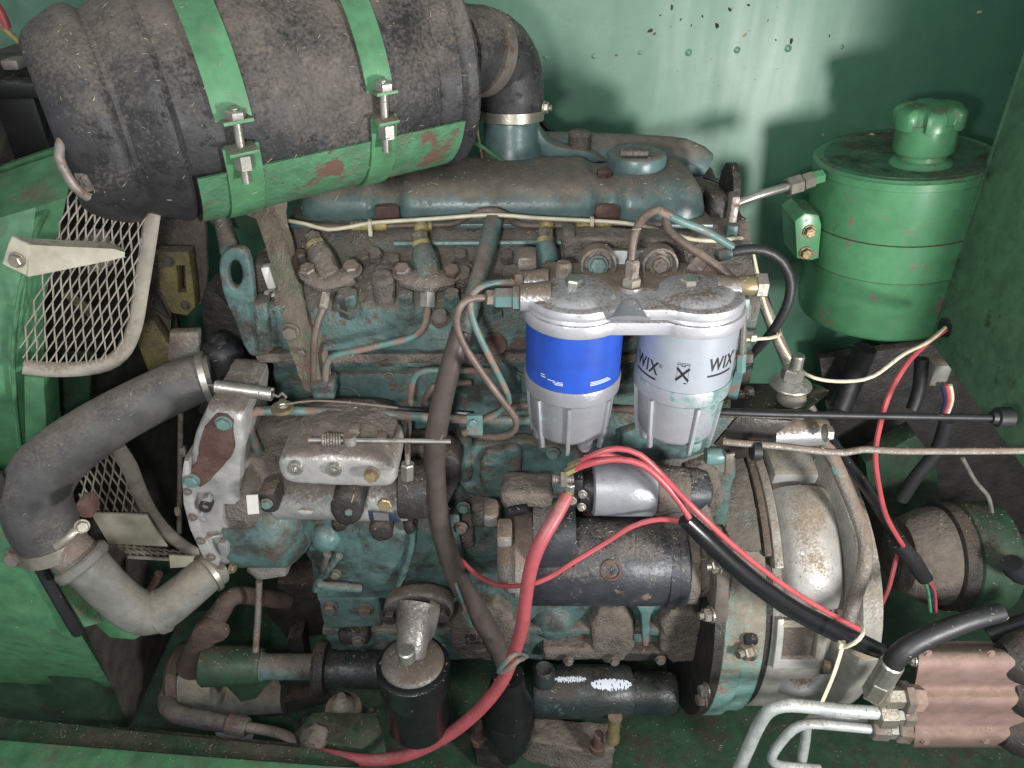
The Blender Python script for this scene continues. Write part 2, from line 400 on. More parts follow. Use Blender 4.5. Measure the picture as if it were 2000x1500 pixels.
def bolt(parent, u, v, Y, w, m='bolt_dull', d=(0, -1, 0), h=.75, name='bolt', washer=True, shank=0., P=None, r=None):
    P = W(u, v, Y) if P is None else Vector(P); r = w/2*mpp(P) if r is None else r; key = (m, h, washer, shank)
    if key not in BC:
        vs, fs = [], []
        def add(g):
            o = len(vs); vs.extend(g[0]); fs.extend([tuple(i+o for i in f) for f in g[1]])
        z = 0.
        if washer: add(lathe_geo((0, 0, 0), (0, 0, 1), [(-.1, 1.2), (.12, 1.2), (.16, 1.12), (.16, 0)], 18)); z = .16
        add(lathe_geo((0, 0, 0), (0, 0, 1), [(-.2, .98), (z+h*.8, .98), (z+h, .82), (z+h, 0)], 6))
        if shank: add(lathe_geo((0, 0, 0), (0, 0, 1), [(z+h-.05, .55)]+[(z+h+shank*i/8, .55 if i % 2 else .49) for i in range(9)]+[(z+h+shank, 0)], 10))
        me = bpy.data.meshes.new('hex_bolt'); me.from_pydata([tuple(x) for x in vs], [], fs)
        bm = bmesh.new(); bm.from_mesh(me); bmesh.ops.recalc_face_normals(bm, faces=bm.faces)
        bm.to_mesh(me); bm.free(); me.materials.append(M[m]); BC[key] = me
    o = link(name, BC[key], P, None, parent); o.scale = (r, r, r)
    q = Vector((0, 0, 1)).rotation_difference(Vector(d).normalized())
    o.rotation_mode = 'QUATERNION'; o.rotation_quaternion = q @ Matrix.Rotation(random.random()*1.05, 3, 'Z').to_quaternion()
    return o
def nut(name, m, A, B, w, parent=None, seg=6, prof=None):
    """hex union between two picture points (u, v, Y)."""
    A, B = W(*A), W(*B); k = mpp(A); r = w/2*k
    return lathe(name, m, A, B, prof or [(0, r*.86), (.06, r), (.94, r), (1, r*.86)], parent, seg, smooth=True, ang=20)
def annulus(name, m, A, B, r0, r1, parent=None, seg=28):
    return lathe(name, m, A, B, [(0, r0), (0, r1), (1, r1), (1, r0), (0, r0)], parent, seg)
def text_geo(s, size, shear=0., bold=0.):
    c = bpy.data.curves.new('t', 'FONT'); c.body = s; c.size = size; c.shear = shear; c.offset = bold; c.align_x = 'CENTER'; c.align_y = 'CENTER'; c.fill_mode = 'FRONT'
    c.extrude = 0; c.resolution_u = 3; c.space_character = 1.12
    o = bpy.data.objects.new('t', c); COL.objects.link(o); dg = bpy.context.evaluated_depsgraph_get(); dg.update()
    me = o.evaluated_get(dg).to_mesh(); bm = bmesh.new(); bm.from_mesh(me)
    bmesh.ops.triangulate(bm, faces=bm.faces)
    long = [e for e in bm.edges if e.calc_length() > size*.25]
    if long: bmesh.ops.subdivide_edges(bm, edges=long, cuts=2)
    bmesh.ops.triangulate(bm, faces=bm.faces)
    bm.verts.index_update(); vs = [v.co.copy() for v in bm.verts]; fs = [tuple(v.index for v in f.verts) for f in bm.faces]
    bm.free(); bpy.data.objects.remove(o); bpy.data.curves.remove(c); return vs, fs
# ================================================================== SETTING
def wavy(name, m, x0, x1, z0, z1, Y, nx, nz, amp):
    vs = []; fs = []
    for j in range(nz+1):
        for i in range(nx+1):
            x = x0+(x1-x0)*i/nx; z = z0+(z1-z0)*j/nz
            vs.append((x, Y+amp*noise.noise(Vector((x*3.1, 2.2, z*1.7)))+amp*.10*noise.noise(Vector((x*14, 8, z*3))), z))
    for j in range(nz):
        for i in range(nx):
            a = j*(nx+1)+i; fs.append((a, a+1, a+nx+2, a+nx+1))
    return mesh(name, vs, fs, m, None, True, 60)
wall = wavy('wall', 'green_wall', -2.6, 2.6, -.02, 1.9, .42, 230, 84, .006); wall['kind'] = 'structure'
for u, v in ((1065, 112), (1160, 110), (1250, 103), (1345, 103), (1440, 98), (1540, 95), (1645, 92)):
    P = W(u, v, .419)
    lathe('spot_weld', 'green_wall', P+Vector((0, .006, 0)), P-Vector((0, -.0002, 0)), [(0, .0065), (.75, .005), (.85, .0035), (.95, .002), (1, 0)], wall, 14)
fl = []
floor = mesh('floor', [(-2.6, -1.2, .0), (2.6, -1.2, .0), (2.6, .43, .0), (-2.6, .43, .0), (-2.6, -1.2, -.01), (2.6, -1.2, -.01), (2.6, .43, -.01), (-2.6, .43, -.01)],
             [(0, 1, 2, 3), (7, 6, 5, 4), (0, 4, 5, 1), (1, 5, 6, 2), (2, 6, 7, 3), (3, 7, 4, 0)], 'green_floor'); floor['kind'] = 'structure'
# right hand panel, edge on to the lamp
t = thing('side_panel', 'dark green sheet panel with wire grommet on the far right', 'panel', (.555, .05, .58))
zb = W(1820, 690, .18).z
def rp(Y, z): return Vector((.555, Y, z))
e = WX(1848, 640, .555)
mesh('sheet', [rp(.18, zb+.02), rp(.18, 1.75), rp(-.14, 1.75), rp(-.14, zb-.01), Vector((.563, .18, zb+.02)), Vector((.563, .18, 1.75)), Vector((.563, -.14, 1.75)), Vector((.563, -.14, zb-.01))],
     [(0, 1, 2, 3), (7, 6, 5, 4), (0, 4, 5, 1), (1, 5, 6, 2), (2, 6, 7, 3), (3, 7, 4, 0)], 'panel_green', t, bevel=.001)
annulus('grommet', 'rubber', e+Vector((-.004, 0, 0)), e+Vector((.001, 0, 0)), .0065, .0125, t)
box('return_sheet', 'panel_green', (.555+.45, .1845, (zb+.02+1.75)/2), (.9, .005, 1.75-zb-.02), t, .0008)
# left hand panel of the radiator frame
t = thing('radiator_surround', 'bright green pressed panel holding the radiator on the left', 'panel', W(60, 900, -.05))
sheet('upper_sheet', 'green', [[(-160, 395, .06), (-20, 345, .06), (100, 305, .06), (150, 290, .06)],
                    [(-160, 480, -.02), (0, 425, -.02), (70, 405, -.015), (130, 385, .0)],
                    [(-160, 600, -.06), (-10, 590, -.06), (45, 600, -.055), (85, 600, -.03)],
                    [(-160, 760, -.07), (-10, 760, -.07), (28, 760, -.06), (88, 760, -.03)],
                    [(-160, 990, -.075), (-10, 990, -.07), (48, 990, -.06), (95, 990, -.03)]], .004, t)
tube('pressed_bead', 'green', [(98, 400, .0, 9), (62, 480, -.055, 9), (34, 600, -.063, 9), (26, 700, -.068, 9), (30, 800, -.068, 9), (42, 900, -.068, 9)], None, t, 8)
plate('edge_strip', 'green', [(46, 735), (85, 738), (93, 860), (60, 935), (48, 860)], -.066, .03, t, .002)
plate('rear_strip', 'green_dark', [(120, 690), (180, 690), (165, 900), (130, 950)], .02, .006, t, .001)
# lower left: folded skirt with a black rubber edge
t = thing('lower_skirt', 'green folded skirt panel with black rubber edge at lower left', 'panel', W(100, 1250, -.15))
sheet('sheet', 'green', [[(-160, 900, -.14), (-60, 900, -.14), (-4, 930, -.14)],
                   [(-160, 1020, -.15), (-60, 1030, -.15), (50, 1062, -.15)],
                   [(-160, 1180, -.16), (-60, 1180, -.16), (126, 1200, -.16)],
                   [(-160, 1240, -.15), (-60, 1240, -.15), (165, 1262, -.15)],
                   [(-160, 1330, -.06), (-60, 1330, -.06), (214, 1342, -.06)]], .004, t)
tube('rubber_edge', 'rubber', [(-8, 925, -.145), (54, 1062, -.155), (130, 1200, -.162), (152, 1236, -.16)], 24, t, 8, step=.02)
sheet('dusty_strip', 'green_dusty', [[(35, 990, -.14), (62, 985, -.12)], [(120, 1145, -.15), (160, 1140, -.13)], [(165, 1225, -.155), (200, 1215, -.14)]], .003, t)
plate('corner_plate', 'green', [(140, 1120), (215, 1180), (290, 1235), (262, 1250), (215, 1246), (180, 1215)], -.125, .006, t, .0015)
bolt(t, 30, 1088, -.157, 34, 'bolt_dull', (.1, -1, .3))
sheet('bottom_fold', 'green_dark', [[(-160, 1320, -.05), (60, 1330, -.05), (222, 1346, -.05)], [(-160, 1440, -.06), (60, 1440, -.06), (245, 1440, -.06)]], .004, t)
# front sill
t = thing('front_sill', 'green front sill beam with dusty brown ledge at bottom left', 'beam', WZ(300, 1480, .19))
plate('rail', 'green', [(-160, 1432), (0, 1443), (330, 1470), (640, 1494), (760, 1500), (760, 1640), (-160, 1640)], z=.215, th=.02, parent=t, bevel=.004)
plate('ledge', 'green_dark', [(-160, 1385), (0, 1399), (250, 1425), (620, 1462), (700, 1490), (640, 1500), (-160, 1450)], z=.19, th=.012, parent=t, bevel=.002)
plate('cross_plate', 'dark_grime', [(150, 1415), (255, 1420), (620, 1455), (560, 1488), (200, 1450)], z=.16, th=.012, parent=t, bevel=.002)
# dark things in the top left corner
t = thing('battery_box', 'black plastic box behind the left end of the air cleaner', 'box', W(0, 300, .15))
pbox('case', 'plastic_black', -10, 250, .14, 190, 130, .12, t, .006)
pbox('lid', 'plastic_black', -10, 178, .135, 196, 26, .125, t, .004)
pbox('handle', 'steel_pipe', 18, 128, .16, 34, 16, .03, t, .003)
t = thing('upper_rail', 'green angle rail below the black box at the left edge', 'beam', W(40, 340, .1))
plate('face', 'green', [(-100, 360), (60, 305), (130, 282), (134, 296), (60, 328), (-100, 392)], .10, .02, t, .002)
plate('dirty_ledge', 'cast_dust', [(-100, 400), (60, 335), (134, 300), (140, 330), (60, 375), (-100, 440)], .085, .02, t, .002)
o = tube('red_battery_lead', 'red_wire', [(-30, -20, .2), (2, 25, .2), (14, 55, .2)], 17); tag(o, 'short red lead in the top left corner', 'wire')
o = tube('braided_lead', 'brass_paint', [(-10, 40, .22), (25, 70, .22), (55, 95, .22)], 12); tag(o, 'yellowish braided lead below the red one, top left', 'wire')
# ------------------------------------------------------------------ radiator and its guards
t = thing('radiator', 'dark dusty radiator core behind the mesh guards on the left', 'radiator', (-.54, .2, .2))
box('core', 'core', (-.575, .185, .52), (.05, .47, .86), t, .004)
box('side_tank', 'green_dark', (-.575, -.065, .52), (.055, .03, .86), t, .004)
plate('lower_shroud', 'green_dark', [(225, 1090), (400, 1100), (420, 1190), (300, 1210), (215, 1170)], .12, .01, t, .002)
tube('drain_tap', 'rust', [(280, 1160, .02), (300, 1140, .02), (310, 1120, .02)], 16, t, 8)
def guard(name, label, corners, clip, frame, fw, pl, nk, nr, ph=0.):
    t = thing(name, label, 'guard', WP(*corners[3], *pl), 'expanded metal fan guards')
    (a, b, c, d) = corners                        # TL TR BR BL
    def inside(u, v):
        r = False; n = len(clip)
        for i in range(n):
            x1, y1 = clip[i]; x2, y2 = clip[i-1]
            if (y1 > v) != (y2 > v) and u < (x2-x1)*(v-y1)/(y2-y1)+x1: r = not r
        return r
    k = mpp(WP(*a, *pl))
    for i in range(-1, nk+1):
        run, runs = [], []
        for j in range(nr*6+1):
            tt = j/(nr*6); ph_ = (j/6.) % 2; tri = abs(ph_-1)*2-1
            s = (i+.5+(.5 if i % 2 else -.5)*tri)/nk
            u = (a[0]*(1-s)+b[0]*s)*(1-tt)+(d[0]*(1-s)+c[0]*s)*tt; v = (a[1]*(1-s)+b[1]*s)*(1-tt)+(d[1]*(1-s)+c[1]*s)*tt
            if inside(u, v): run.append((WP(u, v, *pl)+Vector((0, -.0008 if i % 2 else .0008, 0)), 1.9*k))
            else:
                if len(run) > 2: runs.append(run)
                run = []
        if len(run) > 2: runs.append(run)
        for run in runs: mesh('strand', *tube_geo(run, 5, True), 'guard', t)
    Q = spline([(WP(u, v, *pl), fw/2*k) for u, v in frame], .008)
    mesh('rim', *tube_geo(Q, 12, True, .55, (0, -1, 0.2)), 'guard', t)
    return t
gp = (W(150, 600, -.06), (-.42, 1., .1))
g1 = guard('mesh_guard', 'diamond mesh guard with rounded bar rim below the air cleaner', [(150, 360), (330, 380), (248, 712), (35, 712)],
      [(150, 340), (330, 360), (290, 430), (272, 560), (262, 640), (236, 690), (190, 712), (42, 708), (38, 660), (60, 560), (95, 430)],
      [(300, 400), (290, 470), (276, 560), (262, 640), (236, 692), (190, 716), (110, 722), (45, 716)], 34, gp, 22, 14)
gp2 = (W(220, 980, -.03), (-.42, 1., .1))
g2 = guard('mesh_guard', 'smaller diamond mesh guard behind the bend of the upper hose', [(140, 860), (250, 860), (300, 1006), (165, 1006)],
      [(140, 860), (228, 872), (240, 890), (286, 1003), (160, 1003)], [(228, 872), (250, 905), (272, 960), (300, 1010), (340, 1052), (398, 1090)], 36, gp2, 15, 8)
gp3 = (W(300, 1080, .0), (-.1, 1., -1.2))
guard('mesh_guard', 'strip of flattened mesh under the cream plate', [(215, 1062), (380, 1080), (400, 1090), (250, 1084)],
      [(205, 1062), (330, 1066), (395, 1088), (255, 1084)], [(250, 1088), (330, 1092), (400, 1094)], 8, gp3, 22, 3)
o = plate('cream_plate', 'cream_paint', [(176, 1002), (286, 1006), (300, 1030), (326, 1068), (212, 1062)], -.045, .003, None, .0006); tag(o, 'pale cream metal plate fixed across the smaller mesh guard', 'plate')
o = plate('cream_plate', 'cream_paint', [(330, 1086), (402, 1088), (418, 1104), (332, 1110)], -.03, .003, None, .0006); tag(o, 'narrow cream plate strip beside the timing cover foot', 'plate')
t = thing('bracket', 'cream tapered bracket arm bolted on the left over the mesh', 'bracket', W(30, 510, -.1))
plate('foot', 'cream_paint', [(22, 462), (60, 480), (54, 541), (2, 516)], -.105, .004, t, .001)
sheet('arm', 'cream_paint', [[(24, 463, -.085), (120, 469, -.085), (205, 472, -.085), (232, 479, -.085)], [(58, 478, -.104), (130, 482, -.104), (222, 486, -.104), (244, 493, -.104)],
                             [(54, 541, -.106), (130, 526, -.106), (224, 507, -.106), (243, 502, -.106)]], .003, t)
bolt(t, 33, 508, -.107, 26, 'bolt_zinc')
o = tube('stay_rod', 'steel_pipe', [(353, 800, .0), (352, 900, .0), (350, 1040, .0)], 11); tag(o, 'thin rusty vertical stay rod left of the timing cover', 'rod')
o = plate('grey_rag', 'cast_dust', [(140, 470), (170, 455), (195, 462), (205, 480), (200, 500), (220, 520), (180, 540), (150, 510)], .03, .02, None, .006, 1); tag(o, 'grey dusty lump behind the mesh guard', 'lump')
# fan behind the guard
t = thing('cooling_fan', 'dusty yellow fan blades and hub between radiator and engine', 'fan', W(330, 600, .12))
sheet('blade', 'cast_dust', [[(300, 430, .16), (400, 425, .14)], [(310, 500, .15), (404, 520, .13)], [(330, 590, .14), (402, 596, .12)]], .003, t)
sheet('blade', 'yellow', [[(260, 560, .13), (285, 545, .14)], [(300, 640, .11), (335, 615, .12)], [(285, 700, .10), (330, 680, .11)]], .003, t)
sheet('blade', 'hose_dusty', [[(282, 555, .11), (300, 560, .12)], [(300, 600, .10), (335, 625, .11)]], .003, t)
sheet('blade', 'yellow', [[(120, 575, .05), (135, 570, .05)], [(175, 622, .05), (182, 606, .05)]], .003, t)
plate('pulley_bracket', 'yellow', [(305, 492), (368, 492), (378, 560), (382, 600), (366, 618), (335, 612), (312, 570)], .105, .02, t, .003, 0, holes=[[(345, 520), (360, 520), (362, 570), (348, 572)]])
bolt(t, 330, 510, .104, 18, 'cast_dust'); bolt(t, 362, 596, .104, 16, 'cast_dust')
plate('pulley_bracket', 'cast_dust', [(286, 500), (330, 490), (345, 600), (300, 640), (280, 600)], .125, .02, t, .003)
plate('pulley_bracket', 'yellow', [(255, 640), (300, 625), (340, 690), (335, 760), (290, 730)], .09, .015, t, .003)
cylX('hub', 'yellow', 290, 330, 640, .16, [(0, 0), (0, 40), (1, 40), (1, 0)], t)
# thermostat outlet
t = thing('thermostat_housing', 'black dome thermostat housing beside upper hose end', 'housing', W(425, 720, .0))
cylZ('dome', 'rubber', 425, 655, 760, .0, [(0, 0), (0, 12), (.05, 20), (.1, 20), (.14, 30), (.3, 40), (.6, 42), (1, 44)], t)
plate('flange', 'alu_dust', [(330, 650), (386, 648), (392, 690), (380, 716), (336, 716), (326, 700)], -.005, .012, t, .003)
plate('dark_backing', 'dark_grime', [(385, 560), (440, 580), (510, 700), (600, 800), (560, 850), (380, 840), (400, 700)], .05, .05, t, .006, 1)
# ------------------------------------------------------------------ hoses
t = thing('radiator_hose', 'thick dusty black upper radiator hose bending down at left', 'hose', W(60, 960, -.13))
tube('hose', 'hose_dusty', [(414, 735, -.055, 86), (360, 750, -.065, 98), (262, 796, -.085, 102), (170, 850, -.105, 110), (98, 908, -.12, 122), (70, 965, -.13, 128), (82, 1020, -.137, 128), (104, 1062, -.142, 116)], None, t, 24)
for q in (((396, 739, -.058), (408, 736, -.056), 52, 'zinc'), ((97, 1052, -.141), (108, 1075, -.143), 62, 'bolt_zinc')):
    A, B = W(*q[0]), W(*q[1]); lathe('hose_clamp', q[3], A, B, [(0, q[2]*mpp(A)*.94), (0, q[2]*mpp(A)), (1, q[2]*mpp(A)), (1, q[2]*mpp(A)*.94)], t, 36)
tube('clamp_band', 'bolt_zinc', [(108, 1070, -.205), (135, 1048, -.2), (162, 1018, -.185)], 14, t, 8, .35, (0, -1, .5))
bolt(t, 160, 1028, -.19, 24, 'bolt_zinc', (.6, -.7, .4))
pbox('clamp_lug', 'rust', 163, 1000, -.17, 26, 30, .02, t, .003)
t = thing('radiator_pipe', 'pale metal elbow joining upper and lower radiator hoses', 'pipe', W(135, 1090, -.15))
tube('pipe', 'alu_dust', [(104, 1050, -.142, 88), (134, 1076, -.146, 88), (168, 1104, -.15, 88)], None, t, 24)
t = thing('radiator_hose', 'grey green lower hose curving right beneath the cream plates', 'hose', W(250, 1200, -.15))
tube('hose', 'hose_grey', [(158, 1096, -.15, 92), (182, 1118, -.152, 84), (226, 1164, -.155, 82), (268, 1194, -.155, 84), (306, 1196, -.15, 82), (348, 1168, -.135, 78), (396, 1128, -.115, 74), (424, 1108, -.10, 70)], None, t, 24)
A, B = W(304, 1198, -.15), W(322, 1190, -.147); lathe('seam_ring', 'hose_grey', A, B, [(0, .022), (.2, .0245), (.8, .0245), (1, .022)], t, 28)
A, B = W(152, 1090, -.15), W(168, 1106, -.152); lathe('seam_ring', 'hose_grey', A, B, [(0, .026), (.2, .0285), (.8, .0285), (1, .026)], t, 28)
A, B = W(404, 1122, -.112), W(412, 1116, -.108); lathe('hose_clamp', 'bolt_zinc', A, B, [(0, .021), (0, .0235), (1, .0235), (1, .021)], t, 28)
bolt(t, 452, 1110, -.12, 18, 'brass', (1, -.3, 0))
# ================================================================== AIR CLEANER
A = W(104, 248, -.06); B = W(848, 114, .115); AX = (B-A).normalized(); LN = (B-A).length
e1 = Vector((0, 0, 1)); e2 = AX.cross(e1)
def ac(f, th, r): th = math.radians(th); return A+AX*(f*LN)+(e1*math.cos(th)+e2*math.sin(th))*r
t = thing('air_cleaner', 'large dusty black cylindrical air cleaner with green straps', 'air cleaner', A.lerp(B, .5)-Vector((0, 0, .09)))
can = lathe('canister', 'black_can', A, B, [(.142, .0838), (.165, .0885), (.19, .092), (.215, .0972), (.232, .0976), (.248, .0938), (.265, .0948), (.30, .0972), (.5, .099), (.88, .0985), (.888, .097), (.9, .0985), (.945, .0985), (.955, .1025), (.965, .1045), (.985, .1045), (.995, .1015), (1.0, .095), (1.004, .06), (1.004, 0)], t, 72)
cap = lathe('end_cover', 'black_can', A, B, [(0, 0), (0, .034), (.004, .038), (.006, .060), (-.004, .062), (-.004, .066), (.01, .073), (.035, .0795), (.065, .0845), (.09, .088), (.108, .0888), (.122, .0868), (.132, .0835), (.15, .084)], t, 72)
P = ac(.035, 96, .058)
for dz, w in ((0, .011), (-.022, .009)):
    box('clip', 'cast_dust', P+Vector((.004, -.01, dz)), (.012, .012, .016), cap, .003)
tube_pts = [P+Vector((-.002, -.012, .012)), P+Vector((-.004, -.022, 0)), P+Vector((0, -.022, -.022)), P+Vector((.004, -.014, -.034))]
wtube('latch_wire', 'steel_pipe', tube_pts, .0038, cap)
for nm, f0, f1, ga, gb in (('strap', .318, .402, 87, 99), ('strap', .682, .750, 87, 99)):
    st = mesh(nm, *lathe_geo(A, B, [(f0, .1015), (f0, .1036), (f1, .1036), (f1, .1015), (f0, .1015)], 64, (gb, 360+ga)), 'green', t)
    fm = (f0+f1)/2; wd_ = (f1-f0)*LN*.8
    for th, nrm in ((ga, -1), (gb, 1)):
        c = ac(fm, th, .111)
        vs = []
        for df in (-1, 1):
            for rr in (.1, .120):
                for dth in (-.7, .7):
                    vs.append(ac(fm+df*wd_/2/LN, th+dth, rr))
        mesh('strap_ear', *(vs, [(0, 1, 3, 2), (4, 6, 7, 5), (0, 4, 5, 1), (2, 3, 7, 6), (0, 2, 6, 4), (1, 5, 7, 3)]), 'green_dusty', st, bevel=.0006)
    P0 = ac(fm, ga-5, .1125); P1 = ac(fm, gb+15, .1135)
    wtube('threaded_rod', 'zinc', [P0, P0.lerp(P1, .5), P1], .0037, st, 10)
    d = (P1-P0).normalized(); Q = ac(fm, gb+1.2, .1128)
    lathe('nut', 'zinc', Q, Q+d*.013, [(0, .007), (.05, .0078), (.95, .0078), (1, .0068)], st, 6, ang=20)
    Q = ac(fm, ga-.8, .1122); lathe('bolt_head', 'zinc', Q, Q-d*.007, [(0, .008), (.1, .0082), (.9, .0082), (1, .0065), (1, 0)], st, 6, ang=20)
mesh('cradle', *lathe_geo(A, B, [(.25, .0995), (.25, .1012), (.31, .1012), (.955, .1012), (.955, .0995), (.25, .0995)], 20, (112, 215)), 'green_grime', t)
# support leg
t = thing('support_leg', 'green and rusty folded leg carrying the air cleaner', 'bracket', W(620, 760, -.045))
sheet('leg_web', 'green_grime', [[(470, 415, .02), (535, 396, .015), (562, 372, .03)], [(500, 428, .01), (540, 425, .005), (560, 415, .02)], [(520, 480, -.005), (558, 476, -.012), (572, 474, .005)],
                        [(545, 570, -.025), (588, 575, -.035), (604, 575, -.015)], [(556, 640, -.04), (606, 640, -.048), (630, 640, -.03)], [(572, 706, -.046), (622, 712, -.052), (644, 712, -.036)], [(592, 760, -.05), (636, 772, -.054), (656, 775, -.04)]], .005, t)
bolt(t, 567, 648, -.048, 30, 'bolt_dull'); bolt(t, 588, 690, -.052, 17, 'bolt_dull', h=.4, washer=False)
plate('gusset', 'green_dark', [(420, 425), (500, 400), (540, 440), (490, 462), (460, 445)], .075, .004, t, .001)
# elbow
t = thing('intake_elbow', 'dusty black rubber elbow from air cleaner to manifold', 'hose', W(998, 235, .168))
tube('rubber_bend', 'black_can', [(838, 112, .115, 164), (900, 98, .135, 164), (955, 106, .16, 160), (985, 140, .173, 148), (996, 180, .171, 134), (998, 222, .168, 124)], None, t, 36)
A2, B2 = W(884, 101, .127), W(912, 97, .139); r = 86*mpp(A2); lathe('cuff', 'black_can', A2, B2, [(0, r*.9), (.1, r), (.8, r), (1, r*.92)], t, 40)
A2, B2 = W(928, 99, .142), W(948, 104, .154); r = 83*mpp(A2); lathe('clamp', 'bolt_dull', A2, B2, [(0, r*.94), (.02, r), (.98, r), (1, r*.94)], t, 40)
A2 = W(998, 213, .168); B2 = W(998, 233, .167); r = 65*mpp(A2); cl = lathe('clamp', 'bolt_zinc', A2, B2, [(0, r*.94), (.02, r), (.98, r), (1, r*.94)], t, 40)
bolt(t, 1062, 210, .16, 22, 'bolt_zinc', (1, -.2, 0), shank=.5)
# ================================================================== ENGINE
E = thing('engine', 'teal painted diesel engine caked in brown dust', 'engine', (0, .1, .17))
X0, X1 = -.261, .262
z1 = W(1000, 428, .05).z
blk = prismX('engine_block', 'teal_dust', [(0, .69), (.0, .56), (-.012, .54), (-.012, .40), (.0, .37), (.0, .24), (.02, .17), (.28, .17), (.28, .69)], X0, X1, E, .005)
hd = prismX('cylinder_head', 'teal_dust', [(.05, z1-.002), (.028, z1-.016), (.022, z1-.022), (-.02, .775), (-.034, .762), (-.036, .715), (-.02, .70), (.27, .70), (.27, z1-.002)], W(548, 560, 0).x, .245, E, .004)
prismX('head_gasket_ledge', 'cast_dust', [(-.028, .704), (-.028, .694), (.0, .69), (.1, .69), (.1, .704)], X0-.004, .25, E, .001)
# rocker cover: three swelling bays between bolt saddles
def rocker():
    xa, xb = W(572, 390, .05).x, W(1388, 390, .05).x; st = []; n = 96
    sad = [W(755, 390, .05).x, W(1188, 390, .05).x]
    vs, fs = [], []; K = 22
    for i in range(n+1):
        x = xa+(xb-xa)*i/n; e = min(x-xa, xb-x); q = min(1, e/.03); rd = math.sqrt(max(0, 1-(1-q)**2))
        dip = sum(math.exp(-((x-s)/.015)**4) for s in sad)
        hf = (.036-.007*dip)*(.25+.75*rd); ins = .004+.011*dip+.022*(1-rd)
        ya, yb = .042+ins, .18-ins*.6
        for j in range(K):
            a = math.pi*j/(K-1); ca, sa = math.cos(a), math.sin(a)
            cy = math.copysign(abs(ca)**.55, ca); cz = abs(sa)**.62
            vs.append((x, (ya+yb)/2-cy*(yb-ya)/2, z1-.006+hf*cz+.006*min(1, sa*6)))
    for i in range(n):
        for j in range(K-1): fs.append((i*K+j, i*K+j+1, (i+1)*K+j+1, (i+1)*K+j))
    fs += [tuple(range(K)), tuple(range(n*K, n*K+K))[::-1]]
    return mesh('rocker_cover', vs, fs, 'teal_cover', E, True, 60)
rc = rocker()
for s_ in (W(755, 400, .05).x, W(1188, 400, .05).x):
    bolt(rc, 0, 0, 0, 0, 'rust', (0, 0, 1), P=(s_, .10, z1+.028), r=.009)
    box('saddle_pad', 'rust', (s_, .056, z1+.006), (.026, .016, .016), rc, .003)
prismX('cover_flange', 'teal_cover', [(.036, z1+.0), (.036, z1-.005), (.19, z1-.005), (.19, z1)], W(566, 428, .04).x, W(1394, 428, .04).x, E, .0015)
fc = cylZ('oil_filler_cap', 'teal_cover', 1241, 332, 296, .115, [(0, 56), (.12, 57), (.2, 58), (.75, 58), (.9, 56), (1, 50), (1.0, 40), (.93, 36), (.93, 0)], E, 44)
P = WZ(1238, 298, WL[fc.name].z+.015); box('grip_bar', 'cast_dust', P, (.03, .008, .005), fc, .0015)
# right lifting eye (seen edge on) and left lifting eye
P = W(1424, 376, .10); annulus('lifting_eye', 'dark_grime', P-Vector((.004, 0, 0)), P+Vector((.004, 0, 0)), .019, .031, E)
box('eye_foot', 'dark_grime', P+Vector((0, -.005, -.05)), (.009, .032, .05), E, .002)
plate('lifting_eye', 'teal', [(426, 530), (430, 500), (446, 486), (470, 485), (486, 500), (494, 555), (498, 600), (518, 660), (532, 690), (500, 698), (482, 692), (455, 620), (436, 580)], -.03, .012, E, .003, 1, holes=[ell(459, 536, 14, 27)])
pbox('water_outlet', 'teal', 525, 640, -.03, 64, 84, .05, E, .006)
plate('outlet_web', 'teal_dust', [(492, 595), (520, 592), (530, 690), (505, 690)], -.036, .03, E, .004)
pbox('outlet_cap', 'cast_dust', 508, 555, .0, 36, 70, .05, E, .005)
pbox('plastic_plug', 'plastic_white', 524, 544, -.012, 18, 40, .012, E, .002, ('Y', -8)); 
for i in range(3): cylZ('plug_ring', 'plastic_white', 529, 570+i*8, 575+i*8, -.01, [(0, 0), (0, 13-i), (1, 13-i), (1, 0)], E, 16)
tube('breather_stub', 'teal', [(432, 420, .05, 34), (440, 450, .04, 36), (450, 490, .02, 40)], None, E, 14)
tube('chrome_stub', 'zinc', [(418, 418, .06, 30), (430, 432, .055, 34)], None, E, 14)
# head details
DP, DN = Vector((0, .0, .787)), Vector((0, -.51, .86))
def deck(u, v, h=0.): return WP(u, v, DP, DN)+DN*h
def dstud(name, m, u, v, w, h, seg=6, par=None, prof=None):
    P = deck(u, v, -.004); k = w/2*mpp(P); d = Vector((0, -.25, .97))
    return lathe(name, m, P, P+d*(h+.004), [(a, b*k) for a, b in (prof or [(0, 1), (.85, 1), (1, .82), (1, 0)])], par or E, seg, ang=22)
tube('head_rail', 'teal_clean', [(770, 476, .024), (1010, 474, .024), (1100, 474, .024)], 13, E, 8, straight=True)
for u, v, Y, w, h, m in ((752, 552, -.005, 44, 50, 'cast_dust'), (724, 664, -.036, 72, 22, 'teal_dust'), (905, 545, -.005, 40, 46, 'cast_dust'), (862, 662, -.036, 60, 20, 'teal_dust'), (1000, 600, -.03, 60, 36, 'cast_dust'), (965, 600, -.03, 40, 50, 'teal_dust')):
    pbox('cast_boss', m, u, v, Y, w, h, .03, E, .005)
for u, v, w, h, m in ((683, 606, 40, .022, 'teal'), (794, 596, 30, .014, 'teal'), (884, 596, 34, .016, 'teal_dust'), (752, 580, 44, .026, 'cast_dust'), (905, 560, 34, .02, 'cast_dust'), (1000, 560, 40, .02, 'cast_dust'), (962, 610, 36, .016, 'teal')):
    dstud('head_plug', m, u, v, w, h, 18 if m == 'cast_dust' else 6, prof=[(0, 1.15), (.3, 1.12), (.32, .9), (.6, .9), (.62, 1.0), (.93, 1.0), (1, .86), (1, 0)] if m == 'teal' else None)
